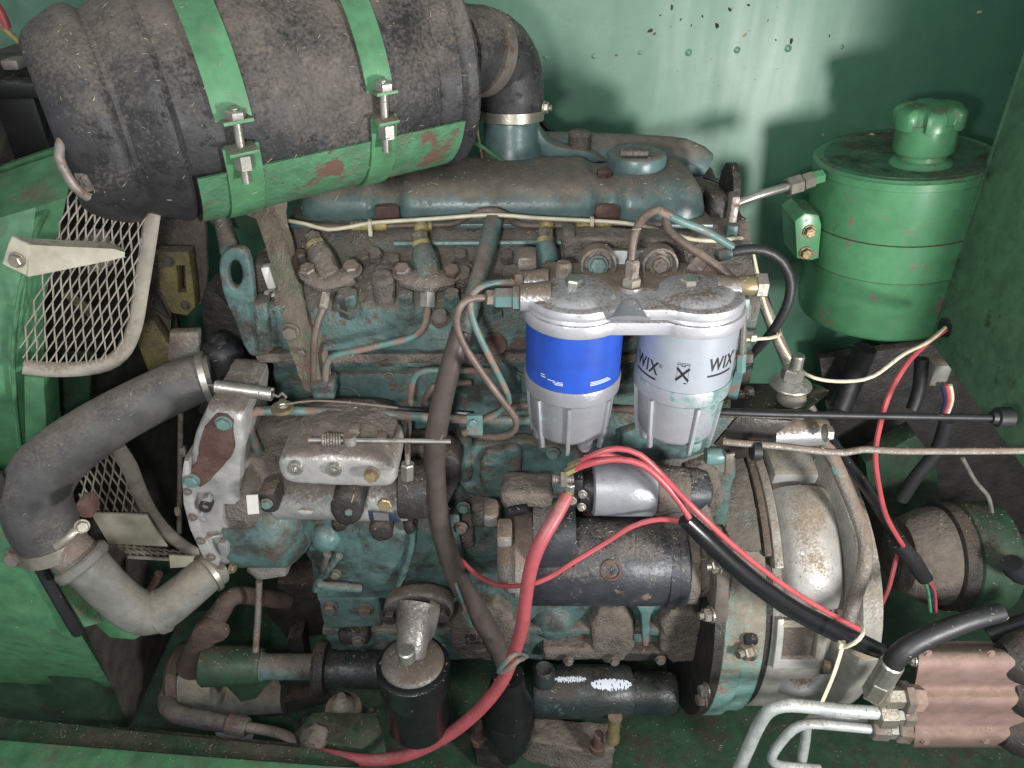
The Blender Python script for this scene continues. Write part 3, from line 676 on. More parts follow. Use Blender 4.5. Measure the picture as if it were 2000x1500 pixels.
for u in (588, 712, 770, 900, 990): dstud('stud_nut', 'bolt_dull', u, 512+random.uniform(-4, 8), 27, .010, 6)
for u, v, w in ((730, 500, 34), (940, 510, 30), (1030, 505, 30), (575, 560, 26), (860, 620, 30)):
    P = deck(u, v); lathe('cast_boss', 'cast_dust', P-DN*.004, P+DN*.006, [(0, w*.62*mpp(P)), (.6, w*.55*mpp(P)), (1, w*.4*mpp(P)), (1, 0)], E, 16)
for u, v, Y, w, m in ((966, 672, -.036, 50, 'rust'), (672, 782, -.004, 74, 'teal_dust'), (960, 768, -.006, 40, 'teal_dust')):
    P = W(u, v, Y); r = w/2*mpp(P); lathe('core_plug', m, P+Vector((0, .01, 0)), P-Vector((0, .003, 0)), [(0, r), (.9, r), (1, r*.9), (.9, r*.78), (.85, 0)], E, 28)
pbox('side_cover', 'teal', 845, 762, -.006, 400, 64, .02, E, .006)
pbox('side_rail', 'teal_dust', 800, 712, -.012, 520, 12, .02, E, .003)
for u in (650, 760, 1010): bolt(E, u, 735, -.007, 17, 'bolt_teal')
# lower block
def bl(name, m, poly, Y, th=.02, bev=.004, r=1): return plate(name, m, poly, Y, th, E, bev, r)
bl('cast_panel', 'teal', [(890, 870), (1060, 862), (1160, 900), (1160, 960), (960, 980), (890, 960)], -.02, .02, .005)
bl('cast_boss', 'teal_dust', [(936, 885), (1002, 880), (1006, 960), (940, 968)], -.03, .02, .005)
sheet('pump_casting', 'teal', [[(u, v, Y-.02*math.sin(math.pi*i/8)**2*f) for i, u in enumerate(range(u0, u1+1, (u1-u0)//8))][:9] for u0, u1, v, Y, f in ((592, 896, 1006, -.045, .6), (600, 896, 1040, -.052, 1.), (606, 902, 1075, -.052, .8), (612, 908, 1110, -.046, .5), (618, 914, 1140, -.040, .2), (622, 918, 1168, -.034, 0.))], .03, E)
for q, w in (([(618, 1150, -.05), (632, 1110, -.058), (640, 1082, -.062)], 16), ([(662, 1086, -.066), (646, 1104, -.062), (632, 1126, -.056)], 15), ([(622, 1140, -.056), (660, 1146, -.056), (706, 1148, -.05)], 18), ([(806, 1018, -.07), (800, 1080, -.066), (772, 1160, -.05)], 16), ([(846, 1016, -.066), (868, 1080, -.062), (900, 1160, -.048)], 18)): tube('cast_rib', 'teal', q, w, E, 10)
P = W(634, 1056, -.06); lathe('cast_boss', 'teal_clean', P+Vector((0, .012, 0)), P-Vector((0, .010, 0)), [(0, .019), (.5, .018), (.85, .012), (1, 0)], E, 20)
for q in ([(715, 1032), (742, 1024), (768, 1034), (764, 1058), (730, 1062)], [(640, 1022), (672, 1018), (680, 1040), (650, 1044)], [(785, 1022), (812, 1024), (806, 1048), (788, 1046)]): plate('grime_lump', 'dark_grime', q, -.078, .025, E, .006, 1)
prismX('oil_sump', 'teal_dust', [(-.014, .262), (-.014, .25), (-.002, .245), (.0, .18), (.03, .15), (.26, .15), (.26, .262)], X0+.002, .262, E, .003)
bl('mount_plate', 'teal', [(620, 1168), (742, 1166), (745, 1225), (640, 1228), (632, 1205)], -.035, .03, .004, 0)
bolt(E, 645, 1186, -.036, 26, 'bolt_dull'); bolt(E, 714, 1190, -.036, 26, 'bolt_dull')
P = W(1082, 1222, -.005); lathe('sump_dome', 'teal', P+Vector((0, .03, 0)), P-Vector((0, .014, 0)), [(0, .034), (.4, .033), (.75, .026), (.93, .014), (1, 0)], E, 28)
bl('cast_rib', 'teal_clean', [(1242, 1185), (1282, 1185), (1272, 1200), (1266, 1262), (1256, 1262), (1252, 1200)], -.035, .03, .002, 0)
for q in ([(1150, 1195), (1240, 1190), (1240, 1290), (1160, 1300)], [(1290, 1190), (1380, 1200), (1385, 1290), (1290, 1300)], [(880, 1190), (1000, 1180), (1010, 1290), (880, 1290)], [(1320, 920), (1400, 900), (1420, 1000), (1330, 1040)]):
    bl('cast_panel', 'cast_dust', q, -.02, .03, .006)
for q in ([(905, 700), (1020, 705), (1015, 860), (880, 860)], [(1215, 830), (1400, 830), (1380, 900), (1210, 900)]): bl('cast_panel', 'teal', q, -.012, .02, .006)
for u, v in ((1080, 885), (1250, 905), (905, 990), (870, 1000)): bolt(E, u, v, -.03, 22, 'bolt_teal')
for u, v, w, h, dp, m in ((1000, 905, 40, 60, .03, 'teal'), (905, 905, 34, 90, .025, 'teal_dust'), (950, 1010, 60, 50, .03, 'cast_dust'), (905, 1050, 40, 60, .03, 'cast_dust'), (1010, 1240, 50, 60, .02, 'cast_dust'), (930, 1250, 60, 40, .02, 'dark_grime'), (1120, 1280, 120, 26, .02, 'cast_dust'), (1260, 1285, 90, 24, .02, 'dark_grime'), (690, 1250, 60, 30, .03, 'dark_grime')):
    pbox('cast_boss', m, u, v, -dp, w, h, .05, E, .006)
for u, v, w in ((945, 1000, 22), (700, 1250, 22), (960, 1265, 20), (1110, 1290, 18), (1200, 1290, 18), (1290, 1288, 18), (655, 1120, 20), (780, 1060, 20), (620, 1060, 20), (900, 1030, 22)): bolt(E, u, v, -.05 if v < 1200 else -.03, w, 'bolt_dull')
# ================================================================== INTAKE MANIFOLD
t = thing('intake_manifold', 'teal cast intake manifold rising behind the rocker cover', 'manifold', W(1000, 310, .18))
cylZ('neck', 'teal_cover', 998, 232, 318, .168, [(0, 50), (.1, 52), (.5, 54), (.8, 62), (1, 72)], t, 40)
mesh('runner', *tube_geo(spline([(W(960, 318, .20), .030), (W(1060, 312, .205), .032), (W(1180, 306, .21), .027), (W(1330, 312, .215), .025), (W(1372, 328, .215), .02)], .01), 20), 'teal_cover', t)
plate('neck_web', 'teal_cover', [(1036, 246), (1052, 250), (1062, 272), (1090, 288), (1150, 294), (1190, 320), (1040, 330)], .165, .04, t, .008, 1)
cylZ('plug', 'cast_dust', 1131, 292, 256, .18, [(0, 22), (.75, 22), (.8, 23), (.92, 22), (1, 18), (1, 0)], t, 20)
tube('stub_pipe', 'teal', [(905, 250, .2, 30), (895, 300, .2, 34)], None, t, 12)
o = tube('drain_wire', 'green', [(905, 285, .16), (930, 280, .15), (960, 300, .14), (990, 320, .13)], 8); tag(o, 'short green wire at the foot of the manifold neck', 'wire')
o = tube('drain_wire', 'yellow', [(930, 225, .15), (933, 262, .15), (945, 320, .145)], 6); tag(o, 'thin yellow wire left of the manifold neck', 'wire')
o = tube('rear_lead', 'rubber', [(1050, 230, .25), (1075, 255, .25), (1105, 280, .25)], 14); tag(o, 'dark lead running down beside the manifold neck', 'wire')
def roughen(o, L=.007, amp=.0016):
    me = o.data; bm = bmesh.new(); bm.from_mesh(me); bmesh.ops.triangulate(bm, faces=bm.faces); c = WL[o.name]
    for _ in range(6):
        es = [e for e in bm.edges if e.calc_length() > L*1.5]
        if not es or len(bm.faces) > 60000: break
        bmesh.ops.subdivide_edges(bm, edges=es, cuts=1); bmesh.ops.triangulate(bm, faces=[f for f in bm.faces if len(f.verts) > 4])
    bm.normal_update()
    for v in bm.verts:
        p = v.co+c; v.co += v.normal*(amp*noise.noise(p*55)+amp*.6*noise.noise(p*140+Vector((7, 3, 1)))+amp*.5*noise.noise(p*22))
    bm.to_mesh(me); bm.free()
    for p in me.polygons: p.use_smooth = True
    me.set_sharp_from_angle(angle=math.radians(55))
# ================================================================== INJECTORS
def injector(label, top, mid, low, yoke, w, m):
    t = thing('fuel_injector', label, 'injector', W(*low), 'fuel injectors in the cylinder head')
    A, B, Cc = W(*top), W(*mid), W(*low); k = mpp(A); r = w/2*k; d = (A-B).normalized()
    lathe('body', m, B, A, [(-.12, r*.8), (0, r), (.55, r), (.75, r*.92), (1, r*.72), (1.0, 0)], t, 12, ang=30)
    lathe('leak_off_ring', 'brass_paint', A-d*.001, A+d*.006, [(0, r*.66), (.15, r*.68), (.85, r*.68), (1, r*.6)], t, 18)
    lathe('top_nut', 'cast_dust', A+d*.006, A+d*.015, [(0, r*.62), (.8, r*.62), (1, r*.5), (1, 0)], t, 6, ang=20)
    lathe('shank', m, B.lerp(A, .1), Cc, [(0, r*.8), (.5, r*.62), (1, r*.55)], t, 16)
    (u0, v0, Y0), (u1, v1, Y1) = yoke; a, b = W(u0, v0, Y0), W(u1, v1, Y1)
    Q = spline([(a, .012), (B.lerp(Cc, .3), .014), (b, .012)], .004)
    mesh('yoke', *tube_geo(Q, 12, True, .75), 'cast_dust', t)
    for P in (a, b): bolt(t, 0, 0, 0, 0, 'bolt_dull', (0, -.45, .9), P=P+Vector((0, -.003, .006)), r=.0082, h=.9)
    return t
injector('left injector with brass ring beside the green leg', (618, 482, .0), (646, 542, -.022), (640, 574, -.036), ((606, 542, -.022), (690, 536, -.022)), 52, 'cast_dust')
injector('middle injector with clean blue teal patch on its body', (824, 482, .0), (838, 540, -.022), (838, 574, -.036), ((788, 542, -.022), (884, 544, -.022)), 52, 'teal')
injector('teal hexagonal injector just left of the fuel filter head', (1066, 476, .004), (1068, 528, -.016), (1068, 565, -.03), ((1024, 548, -.014), (1104, 548, -.014)), 50, 'teal_clean')
# ================================================================== PIPES AND WIRES ON THE ENGINE
def pipe(name, label, cat, m, pts, w, ends=(), group=None, seg=10, wob=0.):
    if not ends:
        o = tube(name, m, pts, w, None, seg, wob=wob); return tag(o, label, cat, group)
    t = thing(name, label, cat, W(*pts[-1][:3]), group); tube('pipe' if 'pipe' in name else 'lead', m, pts, w, t, seg, wob=wob)
    for nm, mm, a, b, ww in ends: nut(nm, mm, a, b, ww, t)
    return t
FP = 'steel fuel injection pipes'
pipe('injection_pipe', 'dusty injection pipe dropping straight from the left injector', 'pipe', 'brown_pipe', [(634, 596, -.04), (622, 625, -.048), (614, 660, -.052), (612, 710, -.052), (612, 762, -.05)], 14, [('union_nut', 'bolt_dull', (640, 566, -.032), (632, 604, -.041), 30)], FP)
pipe('injection_pipe', 'injection pipe curving left from the middle injector', 'pipe', 'teal_pipe', [(836, 590, -.04), (832, 630, -.05), (812, 656, -.055), (770, 668, -.055), (700, 684, -.055), (655, 694, -.055), (638, 712, -.054), (635, 762, -.05)], 14, [('union_nut', 'zinc', (837, 566, -.032), (836, 602, -.041), 32)], FP)
t = thing('pipe_clamp', 'small teal clamp block gripping two injection pipes', 'clamp', W(628, 780, -.045))
pbox('block', 'teal_dust', 630, 766, -.058, 44, 30, .022, t, .003); pbox('cap_strip', 'teal', 622, 757, -.062, 34, 9, .02, t, .002)
pipe('injection_pipe', 'outer teal pipe arching into the brown hose', 'pipe', 'teal_pipe', [(802, 812, -.04), (803, 770, -.04), (808, 738, -.04), (830, 724, -.042), (880, 724, -.042), (960, 724, -.03)], 13, group=FP)
pipe('injection_pipe', 'inner brown pipe arching below the outer teal one', 'pipe', 'brown_pipe', [(828, 812, -.036), (830, 785, -.036), (840, 762, -.036), (862, 750, -.036), (920, 748, -.03)], 13, group=FP)
t = thing('leak_off_pipe', 'thin brown leak-off pipe with yellow banjos above the injectors', 'pipe', W(840, 438, .035))
tube('pipe', 'brown_pipe', [(605, 440, .03), (690, 443, .034), (800, 440, .036), (880, 438, .036), (905, 428, .034), (935, 414, .03), (970, 412, .03), (1000, 428, .034), (1020, 440, .036), (1160, 440, .036), (1290, 440, .034)], 13, t)
for u in (830, 1068, 712, 1150): A2, B2 = W(u-(28 if u in (712, 1150) else 15), 440, .034), W(u+(45 if u in (712, 1150) else 15), 440, .034); lathe('sleeve', 'brass_paint', A2, B2, [(0, .0035), (.05, .0052), (.95, .0052), (1, .0035)], t, 12)
for u in (824, 1068): cylZ('banjo', 'brass_paint', u, 455, 430, .03, [(0, 13), (.3, 14), (.8, 14), (1, 9), (1, 0)], t, 14)
t = thing('cream_wire', 'long cream wire from the left leg to the grommet', 'wire', W(1590, 742, -.02))
tube('lead', 'cream_wire', [(562, 431, .03), (600, 438, .025), (640, 448, .02), (690, 442, .022), (730, 435, .024), (850, 427, .026), (960, 420, .026), (1050, 426, .026), (1130, 430, .026), (1220, 436, .022), (1290, 450, .02), (1350, 467, .02), (1400, 470, .02), (1445, 465, .03), (1465, 478, .04), (1476, 520, .04), (1492, 590, .04), (1520, 660, .03), (1552, 712, .02), (1590, 738, .0), (1650, 745, .0), (1705, 735, .0), (1765, 692, .02), (1812, 668, .05), (1846, 640, .10)], 8, t, 8)
for u, v in ((723, 436), (1156, 431)): P = W(u, v, .025); box('cable_tie', 'cream_wire', P+Vector((0, -.002, -.004)), (.004, .008, .016), t, .001)
pipe('breather_hose', 'thick brown hose running down the engine side', 'hose', 'brown_hose', [(902, 645, -.075, 42), (880, 715, -.085, 42), (860, 800, -.09, 43), (849, 880, -.092, 43), (852, 975, -.092, 43), (866, 1050, -.09, 42), (892, 1125, -.085, 42), (932, 1195, -.08, 42), (965, 1250, -.075, 40), (986, 1300, -.07, 38)], None, seg=20)
t = thing('breather_pipe', 'teal steel breather pipe feeding the brown hose', 'pipe', W(905, 650, -.07))
tube('pipe', 'teal', [(962, 436, .02, 36), (955, 470, -.005, 36), (938, 535, -.04, 36), (920, 595, -.06, 37), (903, 648, -.075, 37)], None, t, 18)
bolt(t, 962, 428, .03, 34, 'cast_dust', (0, -.3, 1)); 
FL = 'fuel lines looping left of the filters'
pipe('fuel_pipe', 'inner fuel loop pipe leaving the upper filter union', 'pipe', 'teal_pipe', [(1018, 552, -.085), (965, 553, -.09), (935, 562, -.098), (919, 585, -.104), (922, 620, -.107), (938, 660, -.107), (965, 715, -.105), (985, 755, -.10), (994, 785, -.095), (975, 806, -.09), (945, 818, -.085)], 14, [('union_nut', 'bolt_dull', (1020, 552, -.085), (1004, 552, -.086), 34)], FL)
pipe('fuel_pipe', 'outer fuel loop pipe leaving the lower teal union', 'pipe', 'brown_pipe', [(958, 582, -.098), (925, 582, -.104), (902, 594, -.11), (892, 622, -.112), (896, 650, -.112), (912, 684, -.112), (950, 740, -.11), (985, 787, -.108), (1006, 815, -.105), (1006, 838, -.102), (985, 852, -.098), (950, 853, -.09), (922, 846, -.082)], 15, [('union_nut', 'bolt_dull', (964, 581, -.098), (948, 581, -.1), 32)], FL)
t = thing('pipe_clip', 'teal square pipe clip with a screw between the fuel loops', 'clip', W(927, 850, -.08))
pbox('clip_plate', 'teal_clean', 927, 832, -.098, 32, 40, .006, t, .0015); bolt(t, 924, 826, -.099, 18, 'bolt_teal', h=.5, washer=False)
pipe('balance_pipe', 'long teal and rust pipe running across above the pump', 'pipe', 'teal_pipe', [(505, 882, -.085), (492, 852, -.085), (484, 822, -.083), (494, 806, -.08), (525, 802, -.075), (640, 805, -.07), (760, 810, -.062), (860, 816, -.055), (960, 820, -.05), (1060, 820, -.05)], 19, seg=12)
pipe('low_pipe', 'dusty pipe below the clip running behind the blue filter', 'pipe', 'brown_pipe', [(905, 846, -.05), (990, 800, -.045), (1100, 790, -.04), (1240, 800, -.04), (1390, 800, -.045)], 17)
t = thing('throttle_rod', 'thin pale throttle rod with small coil spring and collar', 'rod', W(690, 865, -.1))
tube('rod', 'zinc', [(602, 859, -.118), (700, 860, -.112), (800, 861, -.105), (880, 862, -.10)], 10, t, 8)
def helix(name, m, A, B, r, wr, turns, parent, n=12):
    ax = (B-A); L = ax.length; ax.normalize(); up = Vector((0, 0, 1)); e = (up-ax*up.dot(ax)).normalized(); f = ax.cross(e); Q = []
    for i in range(turns*n+1):
        a = 2*math.pi*i/n; Q.append((A+ax*(L*i/(turns*n))+(e*math.cos(a)+f*math.sin(a))*r, wr))
    return mesh(name, *tube_geo(Q, 6), m, parent)
helix('coil_spring', 'bolt_dull', W(630, 859, -.116), W(668, 860, -.114), .0062, .0014, 7, t)
cylZ('collar', 'alu_dust', 686, 878, 850, -.113, [(0, 13), (.6, 14), (1, 13), (1, 0)], t, 18)
t = thing('return_spring', 'tightly coiled pale return spring beside the hose end', 'spring', W(480, 765, -.08))
A2, B2 = W(422, 755, -.08), W(532, 770, -.08)
helix('coil', 'zinc', A2, B2, .0058, .0013, 42, t, 10)
wtube('hook', 'steel_pipe', [B2, B2+Vector((.006, -.001, -.002)), B2+Vector((.010, -.001, .002)), B2+Vector((.013, 0, -.004))], .0013, t, 6)
wtube('hook', 'steel_pipe', [A2, A2+Vector((-.006, 0, .002)), A2+Vector((-.012, .002, -.002))], .0013, t, 6)
t = thing('spring_anchor', 'small bolt stack anchoring the return spring', 'bolt', W(550, 790, -.075))
bolt(t, 553, 790, -.082, 20, 'bolt_zinc', (0, -.2, 1)); cylZ('washer', 'brass', 552, 800, 794, -.08, [(0, 0), (0, 22), (1, 22), (1, 0)], t, 20)
t = thing('stop_cable', 'thin stop cable with black sleeve above the pump', 'cable', W(780, 800, -.075))
tube('inner_wire', 'steel_pipe', [(556, 790, -.085), (610, 783, -.085), (680, 786, -.082), (780, 797, -.078)], 4, t, 6); tube('sleeve', 'black_sleeve', [(778, 797, -.078), (850, 802, -.07), (925, 808, -.06)], 11, t, 8)
# ================================================================== TWIN FUEL FILTER
YF = -.09
XL, XR = W(1119, 700, YF).x, W(1337, 700, YF).x
zr = W(1119, 662, YF-.0475).z; zc0 = zr; zc1 = W(1119, 775, YF-.0445).z; zb1 = W(1119, 878, YF-.038).z
FT = thing('fuel_filter', 'twin fuel filter with silver head, blue and white cans', 'fuel filter', ((XL+XR)/2, YF, zb1))
# figure-eight rim
def eight(r, z0, z1, name, m, bev, waist):
    P = []; n = 40
    for i in range(n+1):
        a = math.radians(55+250*i/n); P.append((XL+r*math.cos(a), YF+r*math.sin(a)))
    for i in range(n+1):
        a = math.radians(235+250*i/n); P.append((XR+r*math.cos(a), YF+r*math.sin(a)))
    k = len(P); vs = [(x, y, z0) for x, y in P]+[(x, y, z1) for x, y in P]
    fs = [tuple(range(k))[::-1], tuple(range(k, 2*k))]+[(i, (i+1) % k, k+(i+1) % k, k+i) for i in range(k)]
    return mesh(name, vs, fs, m, FT, True, 38, bev)
hd2 = eight(.0478, zr-.002, zr+.011, 'filter_head', 'dome_silver', .0025, 0)
eight(.0452, zr+.0105, zr+.023, 'head_step', 'dome_silver', .005, 0)
for X in (XL, XR):
    lathe('dome', 'dome_silver', (X, YF-.002, zr+.010), (X, YF-.002, zr+.029), [(0, .0438), (.15, .0432), (.38, .0410), (.62, .037), (.82, .032), (.94, .026), (1, .018), (1.01, 0)], FT, 56)
    bolt(FT, 0, 0, 0, 0, 'zinc', (0, -.1, 1), P=WZ(1121 if X == XL else 1344, 560, zr+.027), r=.0085, h=.9)
prismX('head_saddle', 'alu', [(YF-.012, zr+.012), (YF-.004, zr+.026), (YF+.03, zr+.028), (YF+.052, zr+.028), (YF+.054, zr+.005)], XL-.03, XR+.034, FT, .006, 3)
def boss(name, m, P, Q, r0, r1, seg=24): return lathe(name, m, P, Q, [(0, r0), (.85, r1), (1, r1*.85), (1, 0)], FT, seg)
boss('front_boss', 'alu_clean', W(1228, 625, -.13), W(1228, 590, -.12), .018, .008)
cylZ('centre_boss', 'alu', 1229, 596, 556, -.088, [(0, 30), (.5, 26), (1, 24), (1, 0)], FT)
cylZ('union_nut', 'bolt_zinc', 1231, 562, 540, -.088, [(0, 20), (.9, 20), (1, 17), (1, 0)], FT, 6, ang=20)
cylZ('union_nut', 'bolt_dull', 1232, 545, 506, -.088, [(0, 15), (.9, 15), (1, 12), (1, 0)], FT, 6, ang=20)
cylX('inlet_boss', 'alu', 1016, 1075, 582, -.098, [(0, 0), (0, 27), (.1, 28), (.5, 30), (1, 34)], FT)
cylX('inlet_union', 'teal_clean', 966, 1016, 582, -.098, [(0, 19), (.05, 21), (.7, 21), (.72, 25), (.97, 25), (1, 20)], FT, 6, ang=20)
cylX('upper_boss', 'alu', 1012, 1070, 550, -.075, [(0, 0), (0, 20), (.1, 21), (1, 26)], FT)
pbox('side_lug', 'alu_dust', 1030, 520, -.06, 40, 30, .03, FT, .005)
# back bracket with two big bolts
plate('mount_plate', 'alu', [(1092, 580), (1112, 540), (1142, 498), (1160, 488), (1300, 488), (1320, 500), (1330, 540), (1400, 560), (1400, 590), (1092, 590)], pl=(W(1228, 520, -.045), (0, 1, -.25)), th=.014, parent=FT, bevel=.0035, rnd=1)
plate('engine_bracket', 'cast_dust', [(1098, 470), (1130, 466), (1330, 466), (1345, 520), (1330, 560), (1110, 560)], -.022, .03, FT, .004)
pbox('bracket_ear', 'cast_dust', 1112, 478, -.02, 26, 38, .03, FT, .004)
for u in (1168, 1288):
    P = W(u, 518, -.058); lathe('bolt_pocket', 'alu_dust', P+Vector((0, .01, 0)), P+Vector((0, -.006, .0015)), [(0, .017), (.9, .0165), (1, .0145), (.7, .0135), (.4, .0125)], FT, 28)
    bolt(FT, u, 518, -.06, 34, 'bolt_teal' if u < 1200 else 'bolt_dull', (0, -1, .25), h=.6)
cylX('outlet_boss', 'alu', 1395, 1442, 566, -.082, [(0, 30), (.8, 26), (1, 25), (1, 0)], FT)
for u, v in ((1085, 548), (1100, 522), (1448, 600)): cylZ('head_lug', 'alu_dust', u, v+16, v-10, -.07, [(0, 18), (.8, 16), (1, 12), (1, 0)], FT, 16)
pbox('corner_lug', 'teal_clean', 1452, 605, -.088, 26, 40, .03, FT, .004)
sheet('side_strut', 'teal_clean', [[(1440, 610, -.08), (1458, 612, -.08)], [(1444, 700, -.06), (1458, 700, -.06)], [(1420, 780, -.045), (1440, 780, -.045)]], .004, FT)
tube('vent_rod', 'bolt_dull', [(1452, 620, -.092, 12), (1450, 660, -.09, 12), (1448, 700, -.088, 12)], None, FT, 8); nut('vent_tip', 'teal_clean', (1448, 690, -.088), (1446, 726, -.086), 20, FT)
# cans
RC = .0446
def can(X, m): return lathe('filter_can', m, (X, YF, zc1-.004), (X, YF, zc0), [(0, RC*.99), (0, RC), (1, RC)], FT, 72)
cb = can(XL, 'can_blue'); cw = can(XR, 'can_white')
def on_can(name, X, vs, fs, ang, z, m, par, lift=.0003, sx=1.):
    out = []
    for p in vs:
        a = ang+p[0]*sx/RC; out.append(Vector((X+math.sin(a)*(RC+lift), YF-math.cos(a)*(RC+lift), z+p[1])))
    return mesh(name, out, fs, m, par, False)
def rect(x0, y0, x1, y1, n=6, sk=0.):
    vs = []; fs = []
    for i in range(n+1):
        x = x0+(x1-x0)*i/n; vs += [Vector((x, y0+sk*i/n, 0)), Vector((x, y1+sk*i/n, 0))]
        if i: fs.append((2*i-2, 2*i, 2*i+1, 2*i-1))
    return vs, fs
def can_ang(u, v, X):
    """angle and height where the picture ray meets the can."""
    d = ray(u, v); ox, oy = CAM.x-X, CAM.y-YF; a = d.x**2+d.y**2; b = 2*(ox*d.x+oy*d.y); c = ox*ox+oy*oy-RC*RC
    s = (-b-math.sqrt(max(0, b*b-4*a*c)))/(2*a); p = CAM+d*s
    return math.atan2(p.x-X, -(p.y-YF)), p.z
for u, v, sz in ((1262, 709, .0185), (1411, 709, .0185)):
    a, z = can_ang(u, v, XR)
    on_can('lettering', XR, *text_geo('WIX', sz, .06, .0004), a, z, 'print_black', cw, sx=.74)
    on_can('lettering', XR, *rect(-.0145, -.0118, .0135, -.0098), a, z, 'print_black', cw)
    on_can('registered_mark', XR, *text_geo('®', .005), a+.0175/RC, z+.005, 'print_black', cw)
a, z = can_ang(1334, 727, XR)
def stroke(x0, y0, x1, y1, w):
    d = Vector((x1-x0, y1-y0, 0)); n = Vector((-d.y, d.x, 0)).normalized()*w/2; p = Vector((x0, y0, 0)); vs = []; fs = []
    for i in range(5): vs += [p+d*i/4-n, p+d*i/4+n]
    for i in range(4): fs.append((2*i, 2*i+2, 2*i+3, 2*i+1))
    return vs, fs
for q in ((-.0055, -.009, .0055, .004, .0022), (-.0055, .004, .0055, -.009, .0022), (-.006, .0075, .006, .0075, .0005), (-.0055, .009, .0055, .009, .0005), (-.0048, .0075, -.0052, -.011, .0003), (.0048, .0075, .0052, -.011, .0003), (-.0016, .0058, .0016, .0058, .0007), (-.0016, .0058, -.0016, .0075, .0005), (.0016, .0058, .0016, .0075, .0005), (.002, -.0115, .0042, -.0115, .0012)):
    on_can('bin_symbol', XR, *stroke(*q), a, z, 'print_black', cw, .0003+random.random()*.0002)
a, z = can_ang(1062, 737, XL); on_can('stripe', XL, *rect(-.0032, .0028, .0012, .0036), a, z, 'print_white', cb); on_can('stripe', XL, *rect(-.0032, .0005, .0022, .0013), a, z, 'print_white', cb)
a, z = can_ang(1081, 746, XL)
for x0, y0, x1, y1 in ((-.006, .0008, .0015, .0015), (-.0005, -.0008, .009, -.0001), (.001, -.0024, .009, -.0017), (.003, .0008, .009, .0012)): on_can('stripe', XL, *rect(x0, y0, x1, y1), a, z, 'print_white', cb)
a, z = can_ang(1174, 742, XL)
for i in range(3): on_can('stripe', XL, *rect(-.011, -.0036+i*.0016, .012-i*.002, -.0029+i*.0016), a, z, 'print_white', cb)
# bowls
H = zc1-zb1
for X, m in ((XL, 'alu_clean'), (XR, 'alu_teal')):
    bw = lathe('filter_bowl', m, (X, YF, zb1), (X, YF, zc1+.003), [(0, 0), (0, .031), (.04, .0345), (.12, .0378), (.45, .0398), (.72, .041), (.74, .0425), (.78, .0455), (.96, .0462), (1.0, .0455), (1.0, .0425)], FT, 56)
    for a in (-100, -50, -6 if X == XL else 12, 50, 100, 150, 210):
        a = math.radians(a); d = Vector((math.sin(a), -math.cos(a), 0)); s = Vector((d.y, -d.x, 0))*.0019; vs = []
        for r0, r1, z in ((.034, .0385, zb1-.008), (.036, .0415, zb1+.012), (.039, .0445, zb1+H*.76)):
            for q in (d*r0-s, d*r0+s, d*r1+s, d*r1-s): vs.append(Vector((X, YF, z))+q)
        fs = [(0, 1, 2, 3), (11, 10, 9, 8)]
        for i in range(2):
            for j in range(4): k = (j+1) % 4; fs.append((i*4+j, i*4+k, i*4+4+k, i*4+4+j))
        mesh('rib', vs, fs, m, bw, bevel=.0008)
    for a in (-75, 25, 75):
        a = math.radians(a); lathe('foot', m, (X+math.sin(a)*.03, YF-math.cos(a)*.03, zb1+.004), (X+math.sin(a)*.03, YF-math.cos(a)*.03, zb1-.007), [(0, .008), (.7, .007), (1, .005), (1, 0)], bw, 14)
pipe('fuel_pipe', 'brown pipe rising from the filter centre union and over', 'pipe', 'brown_pipe', [(1232, 515, -.088), (1235, 480, -.085), (1242, 450, -.08), (1258, 424, -.07), (1285, 410, -.06), (1310, 420, -.055)], 17, [], None, 12)
pipe('fuel_pipe', 'teal pipe running right from the arched brown pipe', 'pipe', 'teal_pipe', [(1286, 410, -.06), (1330, 432, -.05), (1380, 452, -.045), (1430, 482, -.04)], 17, seg=12)
pipe('fuel_pipe', 'brown pipe slanting down to the brass plug', 'pipe', 'brown_pipe', [(1300, 425, -.02), (1306, 450, -.03), (1340, 478, -.045), (1395, 515, -.06), (1430, 545, -.07), (1446, 568, -.08)], 17, seg=12)
t = thing('brass_plug', 'brass hex plug on the right of the filter head', 'fitting', W(1460, 565, -.085))
cylX('plug', 'brass', 1440, 1478, 557, -.08, [(0, 18), (.3, 20), (.9, 20), (1, 18)], t); cylX('plug_hex', 'bolt_zinc', 1474, 1496, 557, -.08, [(0, 0), (0, 22), (.06, 25), (.94, 25), (1, 21), (1, 0)], t, 6, ang=20)
t = thing('banjo_fitting', 'dusty silver banjo fitting at the right of the mount', 'fitting', W(1375, 530, -.05))
for a, b, w, m in (((1350, 510, -.05), (1372, 528, -.055), 40, 'alu_dust'), ((1368, 524, -.054), (1402, 548, -.062), 30, 'brass')): nut('hex', m, a, b, w, t)
cylZ('banjo_top', 'alu_dust', 1360, 525, 502, -.05, [(0, 18), (.8, 18), (1, 14), (1, 0)], t, 6, ang=20)
pipe('vent_hose', 'black rubber hose looping out right of the filters', 'hose', 'rubber', [(1424, 494, -.035), (1450, 488, -.035), (1490, 488, -.035), (1525, 508, -.035), (1544, 550, -.035), (1536, 600, -.035), (1508, 648, -.03), (1480, 680, -.02), (1455, 705, .0)], 20, seg=14)
pipe('hose_end', 'teal ferrule where the black loop hose starts', 'fitting', 'teal_clean', [(1400, 500, -.038), (1426, 494, -.035)], 24, seg=12)
t = thing('cable_tie', 'pale cable tie holding the loop hose to the filter', 'tie', W(1480, 660, -.03))
tube('strap', 'cream_wire', [(1448, 664, -.06), (1475, 662, -.055), (1505, 660, -.05), (1524, 652, -.03), (1518, 645, -.02)], 7, t, 6); pbox('tie_head', 'cream_wire', 1473, 662, -.06, 11, 11, .005, t, .001)
